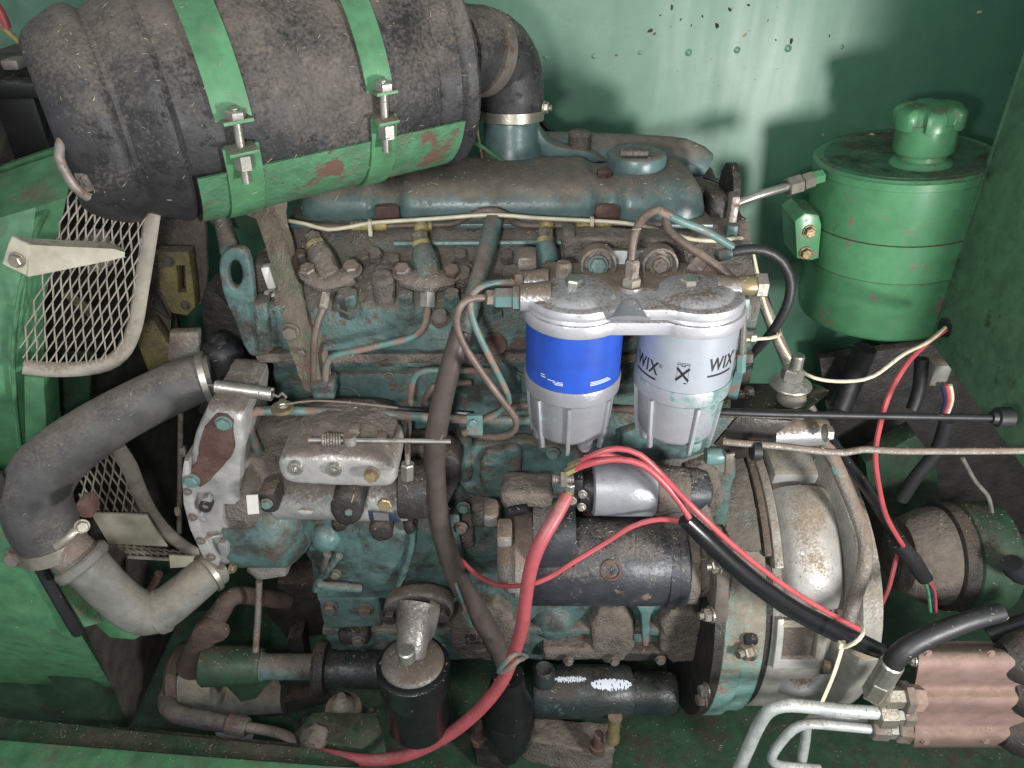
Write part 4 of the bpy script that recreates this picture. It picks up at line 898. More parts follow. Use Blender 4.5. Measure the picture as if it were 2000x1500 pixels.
# ================================================================== INJECTION PUMP
t = PU = thing('injection_pump', 'dusty silver injection pump under the long pipe', 'pump', W(660, 1010, -.06))
cylX('barrel', 'alu_patch', 540, 795, 968, -.09, [(0, 0), (0, 42), (.02, 46), (.55, 47), (.56, 49), (1, 49), (1, 0)], t, 40)
plate('governor_cover', 'alu_patch', [(540, 900), (562, 889), (660, 892), (742, 897), (774, 912), (774, 949), (744, 957), (640, 953), (562, 948), (545, 932)], -.135, .07, t, .008, 1, seg=3)
plate('cover_top', 'cast_dust', [(556, 884), (585, 838), (760, 845), (778, 905), (740, 900), (660, 893)], -.105, .06, t, .01, 1)
plate('rear_shoulder', 'cast_dust', [(470, 850), (540, 835), (600, 820), (790, 830), (800, 900), (560, 900), (500, 930), (470, 920)], -.07, .05, t, .01, 1)
for u, v in ((577, 913), (652, 916)):
    P = W(u, v, -.137); lathe('socket_screw', 'zinc', P+Vector((0, .006, 0)), P-Vector((0, .004, 0)), [(0, .0075), (.85, .0075), (1, .0065), (1, .004), (.4, .0036), (.4, 0)], t, 18)
bolt(t, 726, 926, -.14, 26, 'brass', (0, -1, .2), h=1.2); bolt(t, 629, 890, -.125, 22, 'dark_grime', (0, -.6, .8), h=1.0)
cylX('head_block', 'dark_grime', 782, 838, 955, -.092, [(0, 0), (0, 55), (.05, 58), (.9, 58), (1, 52), (1, 0)], t, 20)
plate('head_flange', 'dark_grime', [(778, 880), (830, 876), (870, 885), (900, 900), (902, 930), (870, 1000), (840, 1015), (790, 1012)], -.06, .04, t, .006, 1)
nut('banjo_nut', 'zinc', (796, 905, -.15), (796, 935, -.15), 27, t); tube('delivery_pipe', 'bolt_dull', [(796, 870, -.12), (796, 890, -.145), (796, 910, -.15)], 11, t)
plate('solenoid', 'dark_grime', [(642, 985), (668, 966), (706, 972), (710, 1000), (700, 1028), (664, 1030), (645, 1010)], -.15, .04, t, .006, 1); bolt(t, 681, 1000, -.151, 16, 'bolt_teal', h=.5, washer=False)
bolt(t, 752, 984, -.142, 30, 'brass', (0, -1, .1), h=.5, washer=False)
lp = plate('name_plate', 'label_blue', [(718, 998), (770, 1003), (784, 1020), (722, 1018)], -.143, .002, t, .0004)
plate('name_plate_print', 'zinc', [(728, 1001), (758, 1004), (760, 1017), (731, 1016)], -.1436, .0006, lp)
plate('emblem', 'alu_bright', [(580, 996), (608, 998), (612, 1003), (600, 1006), (584, 1003)], -.138, .003, t, .001, 1)
plate('paper_tag', 'plastic_white', [(481, 968), (503, 967), (506, 1003), (484, 1005)], -.146, .001, t)
pbox('stop_lever', 'dark_grime', 522, 985, -.14, 36, 44, .03, t, .006); bolt(t, 521, 983, -.142, 20, 'bolt_teal')
cylX('drive_flange', 'teal', 474, 606, 992, -.055, [(0, 0), (0, 112), (.04, 114), (.7, 114), (.75, 108), (.9, 90), (1, 70), (1, 0)], t, 48)
cylX('drive_collar', 'cast_dust', 472, 570, 948, -.065, [(0, 0), (0, 95), (.4, 96), (.7, 70), (1, 58), (1, 0)], t, 48)
for u, w in ((745, 1), (600, 1), (690, 0)): pbox('mount_nut', 'bolt_dull', u, 865 if w else 848, -.11, 24, 20, .014, t, .004)
for u, v in ((600, 838), (655, 830), (715, 838), (760, 846)): cylZ('delivery_valve', 'cast_dust', u, v+12, v-18, -.075, [(0, 20), (.6, 20), (.62, 15), (1, 14), (1, 0)], t, 6, ang=20)
# timing cover
t = thing('timing_cover', 'silver cast timing cover with rusty inspection plate', 'cover', W(420, 1110, -.06))
plate('casting', 'alu_patch', [(372, 880), (388, 830), (402, 800), (452, 802), (472, 812), (476, 870), (470, 950), (478, 1030), (505, 1082), (470, 1104), (436, 1108), (398, 1084), (372, 1030), (360, 980), (360, 930)], -.115, .10, t, .008)
plate('flange_rim', 'alu_patch', [(358, 900), (368, 900), (372, 940), (380, 985), (394, 1040), (430, 1094), (426, 1108), (396, 1090), (370, 1035), (357, 985), (354, 930)], -.125, .03, t, .003)
for u, v in ((366, 960), (376, 1010), (392, 1056), (412, 1088)): bolt(t, u, v, -.126, 15, 'bolt_dull', h=.6)
plate('inspection_plate', 'rust', [(398, 838), (420, 812), (440, 812), (454, 826), (455, 875), (444, 900), (408, 940), (392, 950), (372, 948), (368, 925), (384, 905), (390, 870)], -.122, .006, t, .0015)
plate('foot', 'alu_dust', [(470, 1080), (520, 1075), (552, 1062), (560, 1130), (500, 1138), (478, 1120)], -.09, .05, t, .008)
for u, v, m in ((437, 826, 'bolt_teal'), (374, 938, 'bolt_teal')): bolt(t, u, v, -.124, 28, m, h=.55)
for u, v, w in ((362, 882, 20), (352, 998, 20), (398, 1076, 17)): bolt(t, u, v, -.10, w, 'bolt_dull', (-1, -.3, 0))
for q in ([(388, 975), (410, 972), (414, 1005), (396, 1012)], [(420, 1060), (446, 1062), (448, 1088), (432, 1090)]): plate('pocket_rim', 'alu', q, -.125, .01, t, .003, 1)
P = W(400, 992, -.128); lathe('socket_hole', 'dark_grime', P+Vector((0, .01, 0)), P, [(0, .0065), (1, .0065), (1, .004), (.3, .0035), (.3, 0)], t, 16)
for a, b in (((398, 1052), (434, 1044)), ((384, 1010), (400, 1018))): tube('cast_rib', 'alu', [(a[0], a[1], -.124), (b[0], b[1], -.12)], 8, t, 6)
# ================================================================== STARTER
t = ST = thing('starter_motor', 'dusty black starter motor with silver solenoid', 'starter motor', W(1180, 1180, -.08))
YS = -.07
by = cylX('motor_body', 'starter_black', 1034, 1296, 1096, YS, [(0, 0), (0, 82), (.01, 84), (.5, 84.5), (.985, 84.5), (.99, 83.5), (1, 83.5), (1, 0)], t, 64)
cylX('end_cap', 'alu_dust', 972, 1040, 1082, YS, [(0, 0), (0, 50), (.08, 62), (.25, 74), (.45, 80), (.5, 85), (.95, 86), (1, 84), (1, 0)], t, 48)
cylX('drive_ring', 'starter_black', 1292, 1334, 1100, YS, [(0, 84), (.05, 87), (.45, 87), (.5, 82), (.9, 82), (1, 78), (1, 0)], t, 56)
cylX('drive_housing', 'cast_dust', 1325, 1412, 1100, YS, [(0, 78), (.3, 76), (.35, 66), (.6, 62), (.85, 70), (1, 74), (1, 0)], t, 40)
plate('mount_flange', 'bolt_dull', [(1400, 1090), (1428, 1086), (1432, 1110), (1424, 1150), (1425, 1212), (1412, 1222), (1390, 1218), (1398, 1170)], -.135, .05, t, .004, 1)
for v in (1105, 1200): bolt(t, 1402 if v < 1150 else 1388, v, -.15, 28, 'bolt_zinc', (-1, -.25, .1), shank=.7, h=1.0)
P = W(1182, 1104, YS); d = Vector((0, -.82, .57)); c = W(1182, 1096, YS)+d*(84.2*mpp(P)); k = mpp(P)
lathe('stamped_disc', 'rust', c-d*.002, c+d*.0012, [(0, 20*k), (.8, 20*k), (1, 19*k), (1, 16*k), (.55, 15.5*k), (.55, 0)], by, 28)
for i in range(5):
    a = 2*math.pi*i/5; e = Vector((1, 0, 0)); f = d.cross(e); q = c+(e*math.cos(a)+f*math.sin(a))*9*k
    wtube('star_ray', 'starter_black', [c+d*.0002, q+d*.0002], .0009, by, 5, straight=True)
for q in (((985, 1060), (1000, 1110)), ((1005, 1150), (1020, 1168))): pbox('end_lug', 'alu_dust', q[0][0], q[0][1], YS-.05, 30, 26, .03, t, .004)
pbox('bearing_boss', 'alu_dust', 958, 1020, YS-.02, 30, 30, .03, t, .006); pbox('brush_strap', 'rubber', 1012, 1003, YS-.06, 44, 16, .01, t, .004, ('Y', -12))
cylX('brush_band', 'starter_black', 1040, 1120, 1040, YS-.01, [(0, 0), (0, 68), (1, 66), (1, 0)], t, 40)
pbox('field_block', 'cast_dust', 1030, 980, YS-.015, 100, 34, .04, t, .006)
YO = -.10
so = cylX('solenoid_case', 'alu_clean', 1155, 1276, 952, YO, [(0, 0), (0, 50), (.03, 54), (.5, 56), (.96, 56), (1, 53), (1, 0)], t, 56)
cylX('solenoid_cap', 'plastic_black', 1128, 1157, 955, YO, [(0, 0), (0, 36), (.1, 42), (.9, 44), (1, 44)], t, 32)
cylX('solenoid_neck', 'cast_dust', 1274, 1340, 956, YO+.01, [(0, 50), (.1, 52), (.4, 48), (1, 44), (1, 0)], t, 40)
cylX('fork_housing', 'starter_black', 1335, 1388, 958, YO+.025, [(0, 46), (.5, 45), (.85, 38), (1, 20), (1, 0)], t, 36)
plate('fork_web', 'cast_dust', [(1290, 985), (1385, 985), (1400, 1040), (1300, 1040)], -.10, .05, t, .008)
pbox('terminal_block', 'plastic_black', 1126, 958, YO-.035, 26, 44, .03, t, .004)
A2, B2 = W(1078, 935, YO-.03), W(1120, 935, YO-.03); lathe('terminal_stud', 'bolt_dull', A2, B2, [(i/16, .0052 if i % 2 else .0046) for i in range(17)]+[(1, 0)], t, 12)
nut('terminal_nut', 'bolt_zinc', (1094, 935, YO-.03), (1108, 935, YO-.03), 34, t)
nut('cable_lug', 'zinc', (1114, 945, YO-.034), (1110, 968, YO-.034), 20, t)
for v, u in ((978, 1118), (990, 1136), (965, 1138)): bolt(t, u, v, YO-.036, 15, 'zinc', (-.3, -1, .2), h=.8)
# ================================================================== RED AND BLACK WIRING
t = thing('battery_cable', 'thick red battery cable hanging from the starter terminal', 'cable', W(760, 1480, -.1))
tube('cable', 'red_cable', [(1108, 968, -.136, 26), (1088, 1005, -.15, 27), (1058, 1055, -.165, 28), (1038, 1105, -.17, 28), (1028, 1160, -.168, 27), (1020, 1220, -.16, 27), (1004, 1275, -.15, 26), (978, 1335, -.145, 26), (930, 1392, -.145, 26), (868, 1440, -.145, 25), (790, 1476, -.145, 24), (715, 1484, -.14, 23), (645, 1474, -.135, 21), (610, 1468, -.13, 20)], None, t, 16)
lathe('bare_strands', 'brass', W(1114, 958, -.135), W(1106, 972, -.136), [(0, .0045), (1, .006)], t, 12)
pipe('thin_red_wire', 'thin red wire sagging across the starter body', 'wire', 'red_wire', [(878, 1078, -.06), (905, 1098, -.075), (930, 1122, -.09), (975, 1143, -.13), (1030, 1142, -.165), (1072, 1128, -.165), (1120, 1098, -.16), (1180, 1062, -.15), (1235, 1028, -.145), (1290, 1014, -.145), (1345, 1020, -.15)], 9, seg=8)
RW = 'red leads from the solenoid'
pipe('red_wire', 'upper red lead arching from solenoid to the cable tie', 'wire', 'red_wire', [(1128, 905, -.135), (1165, 886, -.14), (1205, 876, -.14), (1250, 888, -.14), (1295, 930, -.145), (1325, 962, -.155), (1375, 1012, -.165), (1440, 1072, -.165), (1530, 1142, -.16), (1610, 1192, -.155), (1684, 1232, -.15)], 12, [('crimp', 'yellow', (1112, 912, -.134), (1136, 900, -.136), 17)], RW)
pipe('red_wire', 'lower red lead arching into the black sleeve', 'wire', 'red_wire', [(1122, 916, -.138), (1160, 903, -.145), (1210, 897, -.145), (1255, 908, -.145), (1295, 942, -.15), (1330, 985, -.155), (1352, 1022, -.158)], 13, [('crimp', 'yellow', (1106, 922, -.136), (1130, 911, -.138), 18)], RW)
pipe('red_wire', 'faded third lead under the two red arches', 'wire', 'red_cable', [(1140, 893, -.125), (1190, 888, -.12), (1240, 905, -.12), (1290, 935, -.13), (1340, 1000, -.15)], 9, group=RW)
pipe('wire_sleeve', 'shiny black wire sleeve sweeping over the flywheel housing', 'sleeve', 'black_sleeve', [(1338, 1014, -.155, 34), (1372, 1046, -.158, 37), (1420, 1092, -.16, 38), (1480, 1142, -.16, 38), (1550, 1190, -.155, 38), (1630, 1232, -.15, 38), (1682, 1256, -.145, 36), (1720, 1272, -.14, 30)], None, seg=18)
t = thing('cable_tie', 'cream cable tie with long tail round the black sleeve', 'tie', W(1640, 1290, -.15))
tube('strap', 'cream_wire', [(1650, 1264, -.19), (1668, 1256, -.195), (1684, 1240, -.19), (1684, 1222, -.17), (1674, 1214, -.15)], 8, t, 8); pbox('tie_head', 'cream_wire', 1646, 1264, -.19, 14, 12, .006, t, .001)
tube('tail', 'cream_wire', [(1644, 1268, -.188), (1628, 1318, -.19), (1606, 1370, -.19)], 9, t, 6, .4)
# ================================================================== FLYWHEEL HOUSING
t = FH = thing('flywheel_housing', 'dusty silver flywheel housing with teal flange', 'housing', (.34, .12, .1))
YC, ZC = .12, .25
def ax(x): return Vector((x, YC, ZC))
xa = .262
lathe('rear_plate', 'dark_grime', ax(xa-.010), ax(xa+.002), [(0, .0), (0, .212), (1, .212), (1, 0)], t, 72)
lathe('flange', 'flange_paint', ax(xa+.002), ax(.318), [(0, .203), (.06, .206), (.94, .206), (1, .203), (1, .19)], t, 80)
lathe('joint_groove', 'dark_grime', ax(.317), ax(.329), [(0, .197), (1, .197)], t, 72)
lathe('bell', 'beige_silver', ax(.328), ax(.45), [(0, .19), (0, .198), (.03, .200), (.5, .200), (.58, .196), (.66, .18), (.85, .15), (1, .12), (1, 0)], t, 80)
def cp(x, a, r): a = math.radians(a); return ax(x)+Vector((0, -math.sin(a), math.cos(a)))*r
def arc(name, m, x0, x1, r0, r1, a0, a1, seg=10, bev=.003):
    A, B = ax(x0), ax(x1); g = lathe_geo(A, B, [(0, r0), (0, r1), (1, r1), (1, r0), (0, r0)], seg, (a0, a1)); n = seg+1
    return mesh(name, g[0], g[1]+[(0, n, 2*n, 3*n), (seg, 3*n+seg, 2*n+seg, n+seg)], m, t, True, 38, bev)
arc('top_panel', 'teal_dust', .268, .312, .19, .214, -6, 40)
arc('panel_edge', 'rust_dust', .314, .324, .19, .216, -6, 42)
arc('web', 'beige_silver', .326, .338, .19, .214, 0, 46)
arc('upper_pad', 'alu_bright', .342, .402, .19, .222, -8, 14, bev=.006)
arc('flange_step', 'flange_paint', .264, .290, .19, .212, 84, 130)
def bulge():
    vs, fs = [], []; n, k = 30, 14
    for i in range(n+1):
        s = i/n; a = 17+44*s; wdt = max(0, math.sin(math.pi*min(1, .08+s*.92)))**.35
        for j in range(k+1):
            q = j/k; vs.append(cp(.338+.078*q, a, .197+.032*max(0, math.sin(math.pi*q))**.45*wdt))
    for i in range(n):
        for j in range(k): a0 = i*(k+1)+j; fs.append((a0, a0+1, a0+k+2, a0+k+1))
    return mesh('gear_bulge', vs, fs, 'alu_bright', t, True, 60)
bulge()
for x0, x1, a0, a1, m_ in ((.330, .339, 63, 83, 'alu_bright'), (.381, .390, 63, 83, 'beige_cast'), (.337, .383, 78.5, 82.6, 'alu_bright'), (.337, .383, 63.4, 66, 'beige_cast')): arc('frame_bar', m_, x0, x1, .195, .210, a0, a1, bev=.002)
arc('frame_floor', 'cast_dust', .338, .382, .195, .202, 65, 80, bev=.001)
def lobe():
    vs, fs = [], []; n, k = 16, 12
    for i in range(n+1):
        for j in range(k+1): p, q = i/n, j/k; vs.append(cp(.345+.07*q, 90+14*p, .196+.016*math.sin(math.pi*p)*math.sin(math.pi*q)))
    for i in range(n):
        for j in range(k): a0 = i*(k+1)+j; fs.append((a0, a0+1, a0+k+2, a0+k+1))
    return mesh('lower_lobe', vs, fs, 'alu', t, True, 60)
lobe()
for x, a, r_, m, d in ((.296, 74, .0105, 'bolt_zinc', (-1, -.5, .2)), (.405, 5, .006, 'brass', (1, -.3, 0)), (.392, 80, .0065, 'brass', (1, -.3, 0)), (.268, 4, .008, 'bolt_dull', (-1, -.3, .2)), (.250, 98, .0085, 'bolt_dull', (-1, -.2, 0)), (.250, 92, .0085, 'bolt_zinc', (-1, -.2, 0))): bolt(t, 0, 0, 0, 0, m, d, h=1.0, shank=.7 if r_ > .01 else 0, P=cp(x, a, .214), r=r_)
P = cp(.297, 70, .212); box('breather_cap', 'rubber', P, (.017, .012, .012), t, .004)
# gearbox cone behind
t = thing('gearbox_case', 'beige dusty gearbox casing sloping away right of the housing', 'gearbox', (.5, .15, .1))
lathe('cone', 'beige_silver', (xa+.135, .13, .26), (xa+.20, .14, .26), [(0, 0), (0, .205), (.1, .222), (.5, .222), (.6, .21), (1, .15), (1, 0)], t, 72)
cylX('coupling_drum', 'cast_dust', 1755, 1832, 1085, .10, [(0, 0), (0, 70), (.6, 92), (1, 96), (1, 0)], t, 44)
cylX('coupling_rim', 'dark_grime', 1828, 1860, 1085, .10, [(0, 98), (.1, 104), (.9, 104), (1, 100), (1, 0)], t, 44)
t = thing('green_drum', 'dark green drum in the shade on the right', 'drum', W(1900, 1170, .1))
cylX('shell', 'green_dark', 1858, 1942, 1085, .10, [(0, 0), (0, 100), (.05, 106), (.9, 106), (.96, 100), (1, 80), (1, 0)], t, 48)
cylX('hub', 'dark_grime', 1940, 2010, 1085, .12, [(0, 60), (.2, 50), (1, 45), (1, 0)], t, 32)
o = plate('shade_plate', 'dark_grime', [(1600, 700), (2100, 640), (2150, 1300), (1980, 1290), (1760, 1290), (1640, 1000)], .34, .02, None, .003); tag(o, 'dark plate standing for the shade behind the right hoses', 'plate')  # sheet in the grime colour, added to paint the shade behind the drums
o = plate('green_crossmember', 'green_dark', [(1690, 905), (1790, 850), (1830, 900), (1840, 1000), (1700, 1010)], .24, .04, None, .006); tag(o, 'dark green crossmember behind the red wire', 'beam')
# ------------------------------------------------------------------ right hand rods, mounts
t = thing('rubber_mount', 'stud with wide cone washer and rubber rings on a dark plate', 'mount', W(1540, 790, -.03))
YM = -.035
cylZ('stud', 'zinc', 1548, 745, 694, YM, [(i/14, 13 if i % 2 else 11.5) for i in range(15)]+[(1, 0)], t, 14)
cylZ('nut', 'zinc', 1546, 738, 718, YM, [(0, 22), (.85, 22), (1, 18), (1, 0)], t, 6, ang=20)
cylZ('cone_washer', 'zinc', 1543, 752, 738, YM, [(0, 0), (0, 40), (.15, 41), (.3, 40), (.9, 19), (1, 15), (1, 0)], t, 36)
cylZ('rubber_rings', 'hose_grey', 1540, 800, 750, YM, [(0, 26), (.1, 30), (.2, 27), (.28, 22), (.36, 27), (.5, 29), (.62, 26), (.68, 20), (.78, 24), (1, 24)], t, 32)
t = thing('mount_bracket', 'dark oily bracket plates under the stud mount', 'bracket', W(1500, 800, -.02))
plate('top_plate', 'oil_film', [(1432, 748), (1592, 748), (1619, 762), (1580, 792), (1572, 808), (1425, 806)], z=W(1540, 786, YM).z, th=.006, parent=t, bevel=.001)
plate('edge_lip', 'cast_dust', [(1400, 802), (1572, 806), (1570, 820), (1400, 816)], -.065, .006, t, .001)
plate('lower_plate', 'oil_film', [(1440, 815), (1548, 822), (1462, 892), (1440, 898), (1395, 868)], pl=(W(1450, 860, -.07), (0, 1, -.15)), th=.004, parent=t, bevel=.0008)
plate('tongue', 'bolt_zinc', [(1418, 888), (1436, 886), (1432, 900), (1430, 926), (1416, 926)], -.08, .004, t, .0008)
bolt(t, 1462, 765, -.035, 20, 'dark_grime', (0, 0, 1)); bolt(t, 1446, 772, -.04, 16, 'dark_grime', (0, 0, 1))
cylX('cross_pin', 'alu', 1505, 1612, 842, .0, [(0, 36), (.2, 34), (.9, 28), (1, 26), (1, 0)], t); bolt(t, 1612, 846, -.03, 30, 'bolt_zinc', (1, 0, 0))
cylX('teal_stub', 'teal_clean', 1378, 1412, 890, -.07, [(0, 0), (0, 16), (.2, 19), (.8, 18), (1, 16), (1, 0)], t, 18)
t = thing('control_cable', 'straight black control cable running to the right panel', 'cable', W(1700, 815, -.05))
tube('sheath', 'rubber', [(1380, 803, -.075), (1500, 808, -.075), (1700, 812, -.065), (1945, 816, -.06)], 14, t, 10)
cylX('end_boot', 'rubber', 1936, 1978, 815, -.06, [(0, 0), (0, 12), (.2, 14), (.25, 20), (.9, 20), (1, 16), (1, 0)], t, 18)
t = thing('control_rod', 'pale bent control rod below the black cable', 'rod', W(1700, 885, -.08))
tube('rod', 'alu_dust', [(1412, 862, -.085), (1450, 866, -.088), (1530, 872, -.09), (1600, 881, -.09), (1650, 884, -.09), (1685, 878, -.09), (1760, 881, -.088), (1880, 881, -.085), (2040, 880, -.08)], 14, t, 10)
P = W(1474, 880, -.09); lathe('rubber_grommet', 'rubber', P-Vector((.004, 0, 0)), P+Vector((.006, 0, 0)), [(0, 0), (0, .008), (.1, .0105), (.9, .0105), (1, .008), (1, 0)], t, 20)
pipe('strut_tube', 'grey cream strut tube curving down behind the housing', 'pipe', 'alu_dust', [(1440, 478, .06, 20), (1490, 590, .06, 22), (1540, 710, .05, 24), (1590, 820, .03, 26), (1630, 900, .01, 27), (1664, 980, -.01, 28), (1688, 1050, -.03, 28), (1688, 1105, -.05, 28), (1672, 1160, -.06, 28), (1656, 1212, -.07, 28)], None, seg=14)
pipe('black_tube', 'glossy black tube slanting behind the strut tube', 'pipe', 'black_sleeve', [(1596, 815, .02), (1640, 885, .02), (1690, 950, .02), (1740, 1030, .02), (1790, 1100, .02), (1812, 1130, .02)], 24, seg=14)
t = thing('loom_end', 'black taped loom end with green and red wires', 'cable', W(1820, 1180, .0))
tube('tape', 'rubber', [(1750, 1060, .0, 30), (1780, 1090, .0, 32), (1806, 1130, .0, 28)], None, t, 12)
for i, m in enumerate(('green', 'label_blue', 'red_wire')): tube('core', m, [(1800, 1122, .0), (1812+i*6, 1150, .0), (1818+i*5, 1195, .0)], 7, t, 6)
pipe('loom_hose', 'black corrugated loom behind the red wire', 'hose', 'rubber', [(1800, 700, .16), (1795, 760, .15), (1782, 800, .14)], 26, seg=12)
pipe('loom_hose', 'black loom slanting from the crossmember to the panel', 'hose', 'rubber', [(1760, 975, .1), (1790, 930, .1), (1830, 880, .1), (1850, 820, .1)], 26, seg=12)
pipe('grey_hose', 'thick grey hose hanging below the green tank', 'hose', 'rubber', [(1690, 680, .3), (1665, 740, .3), (1640, 800, .28)], 44, seg=16)
pipe('panel_red_wire', 'bright red wire hanging from the panel grommet', 'wire', 'red_wire', [(1846, 644, .10), (1808, 672, .05), (1770, 712, .02), (1738, 768, .0), (1720, 825, -.01), (1710, 885, -.015), (1716, 945, -.015), (1732, 1010, -.015), (1764, 1066, -.01)], 10, seg=8)
pipe('brown_red_wire', 'dull brownish red wire continuing below the loom', 'wire', 'red_cable', [(1758, 1066, .02), (1748, 1100, .02), (1735, 1150, .01), (1712, 1200, .0), (1692, 1235, -.02)], 9, seg=8)
pipe('white_lead', 'pale thin lead in the dark at the right', 'wire', 'hose_grey', [(1880, 895, .1), (1905, 940, .1), (1930, 970, .1), (1938, 1000, .1)], 8, seg=6)
t = thing('connector', 'grey plug connector with coloured wires under the panel', 'connector', W(1860, 780, .12))
pbox('plug', 'hose_grey', 1838, 735, .14, 34, 40, .02, t, .003)
for i, m in enumerate(('label_blue', 'red_wire', 'cream_wire')): tube('core', m, [(1840+i*8, 752, .13), (1846+i*7, 780, .13), (1838+i*6, 810, .13)], 8, t, 6)
# ------------------------------------------------------------------ tank
t = thing('oil_tank', 'green cylindrical oil tank with lobed cap at the right', 'tank', W(1745, 640, .29))
TA = W(1768, 300, .285); TB = W(1714, 597, .285)
TB.y = TA.y; k = mpp(TA.lerp(TB, .5)); R = 157*k
sh = lathe('shell', 'tank_green', TB, TA, [(0, 0), (-.01, R*.75), (0, R*.93), (.015, R*.98), (.04, R), (.94, R), (.945, R*1.015), (.985, R*1.015), (.99, R*.99), (1.0, R*.97), (1.0, 0)], t, 72)
lathe('belt', 'tank_green', TB, TA, [(.40, R*1.0), (.40, R*1.016), (.63, R*1.016), (.63, R*1.0)], t, 72)
axd = (TA-TB).normalized(); N0 = TA+Vector((.02, -.01, 0))
N0 = WP(1798, 318, TA, axd)
lathe('neck', 'tank_green', N0, N0+axd*.052, [(0, 54*k), (.1, 49*k), (.16, 42*k), (.26, 42*k), (.3, 49*k), (.36, 52*k), (.9, 50*k), (1, 50*k)], t, 44)
def lobed():
    vs, fs = [], []; n = 96; C0 = N0+axd*.046; e = Vector((1, 0, 0)); e = (e-axd*e.dot(axd)).normalized(); f = axd.cross(e)
    prof = [(0, 1), (.02, 1.02), (.85, 1.02), (1.0, .96), (1.15, .82), (1.22, .5), (1.24, 0)]
    for h, s in prof:
        for i in range(n):
            a = 2*math.pi*i/n; l = .5+.5*math.tanh(5*(math.cos(6*a)+.25)); r = (47+10*l)*k*s
            vs.append(C0+axd*(h*.021)+(e*math.cos(a+.3)+f*math.sin(a+.3))*r)
    for j in range(len(prof)-1):
        for i in range(n): b = (i+1) % n; fs.append((j*n+i, j*n+b, (j+1)*n+b, (j+1)*n+i))
    fs.append(tuple(range(n))[::-1])
    return mesh('filler_cap', vs, fs, 'tank_green', t, True, 45)
lc = lobed(); bolt(lc, 1816, 252, .285-75*k, 15, 'bolt_dull', (0, -1, .1), h=.5, washer=False)
plate('clamp_bracket', 'tank_green', [(1552, 432), (1572, 416), (1600, 420), (1606, 440), (1600, 505), (1585, 510), (1556, 506)], .215, .06, t, .004, 0)
bolt(t, 1581, 452, .214, 22, 'brass'); bolt(t, 1574, 494, .214, 22, 'brass')
for f_ in (.40, .63): lathe('dirt_seam', 'seam_dirt', TB, TA, [(f_-.003, R*1.0), (f_-.002, R*1.0172), (f_+.002, R*1.0172), (f_+.003, R*1.0)], t, 72)
lathe('oily_top', 'oily_green', TB, TA, [(.995, R*.90), (1.004, R*.89), (1.006, 0)], t, 56)
t = thing('return_pipe', 'silver pipe with hex unions entering the green tank', 'pipe', W(1440, 395, .2))
tube('pipe', 'zinc', [(1432, 400, .2), (1480, 382, .2), (1540, 364, .21)], 17, t, 12)
nut('union_nut', 'bolt_zinc', (1536, 366, .21), (1564, 358, .215), 38, t); nut('union_nut', 'bolt_zinc', (1566, 357, .215), (1586, 350, .22), 34, t); nut('stub', 'tank_green', (1584, 350, .22), (1606, 344, .225), 28, t)
pipe('black_pipe', 'black pipe rising past the right end of the rocker cover', 'pipe', 'rubber', [(1420, 350, .12), (1436, 420, .1), (1462, 500, .09), (1495, 590, .08), (1512, 660, .07)], 20, seg=12)
pipe('rear_lead', 'dark lead curving behind the right lifting eye', 'wire', 'rubber', [(1375, 345, .16), (1400, 352, .15), (1430, 375, .14)], 9, seg=8)
t = thing('rear_bracket', 'grimy bracket stack at the right end of the engine', 'bracket', W(1430, 480, .05))
pbox('block', 'dark_grime', 1405, 420, .06, 40, 60, .04, t, .006); pbox('arm', 'steel_pipe', 1432, 430, .05, 18, 80, .02, t, .004); pbox('teal_tab', 'teal_clean', 1428, 470, .03, 22, 50, .01, t, .002); cylX('stub', 'rubber', 1392, 1430, 395, .08, [(0, 0), (0, 22), (1, 20), (1, 0)], t, 18)
# ------------------------------------------------------------------ oil filter
t = thing('oil_filter', 'black spin-on oil filter under a silver adapter', 'oil filter', W(825, 1440, -.13))
YO2 = -.125
A2 = W(806, 1292, YO2); k = mpp(A2); rO = 72*k; zbo = W(828, 1470, YO2-rO*.9).z
ls = lathe('canister', 'black_gloss', (A2.x, YO2, zbo), (A2.x, YO2, A2.z), [(0, 0), (0, rO*.7), (.03, rO*.86), (.08, rO*.92), (.6, rO*.95), (.63, rO*.97), (.7, rO*.97), (.72, rO*.95), (.86, rO*.95), (.88, rO*1.0), (.955, rO*1.0), (.965, rO*.96), (.97, rO*.9), (1, rO*.88), (1, 0)], t, 64)
lathe('base_plate', 'alu_grime', (A2.x, YO2, A2.z-.002), (A2.x, YO2, A2.z+.010), [(0, rO*.86), (.25, rO*.85), (.5, rO*.79), (.75, rO*.66), (.93, rO*.45), (1, rO*.2), (1, 0)], t, 56)
plate('adapter_flange', 'alu_grime', [(750, 1180), (775, 1165), (830, 1160), (880, 1172), (888, 1200), (872, 1222), (850, 1215), (830, 1240), (790, 1240), (770, 1222), (748, 1215)], -.075, .02, t, .005, 1)
mesh('spout', *tube_geo(spline([(W(815, 1180, -.085), .024), (W(810, 1210, -.10), .022), (W(806, 1250, -.12), .019), (W(802, 1278, -.13), .018)], .006), 16), 'alu_grime', t)
plate('spout_web', 'alu_grime', [(838, 1195), (858, 1205), (850, 1240), (822, 1285), (815, 1280)], -.105, .02, t, .003)
bolt(t, 762, 1200, -.078, 30, 'dark_grime', h=.9); bolt(t, 862, 1196, -.078, 30, 'dark_grime', h=.9); cylZ('plug', 'zinc', 795, 1286, 1270, -.15, [(0, 17), (.9, 17), (1, 14), (1, 0)], t, 18)
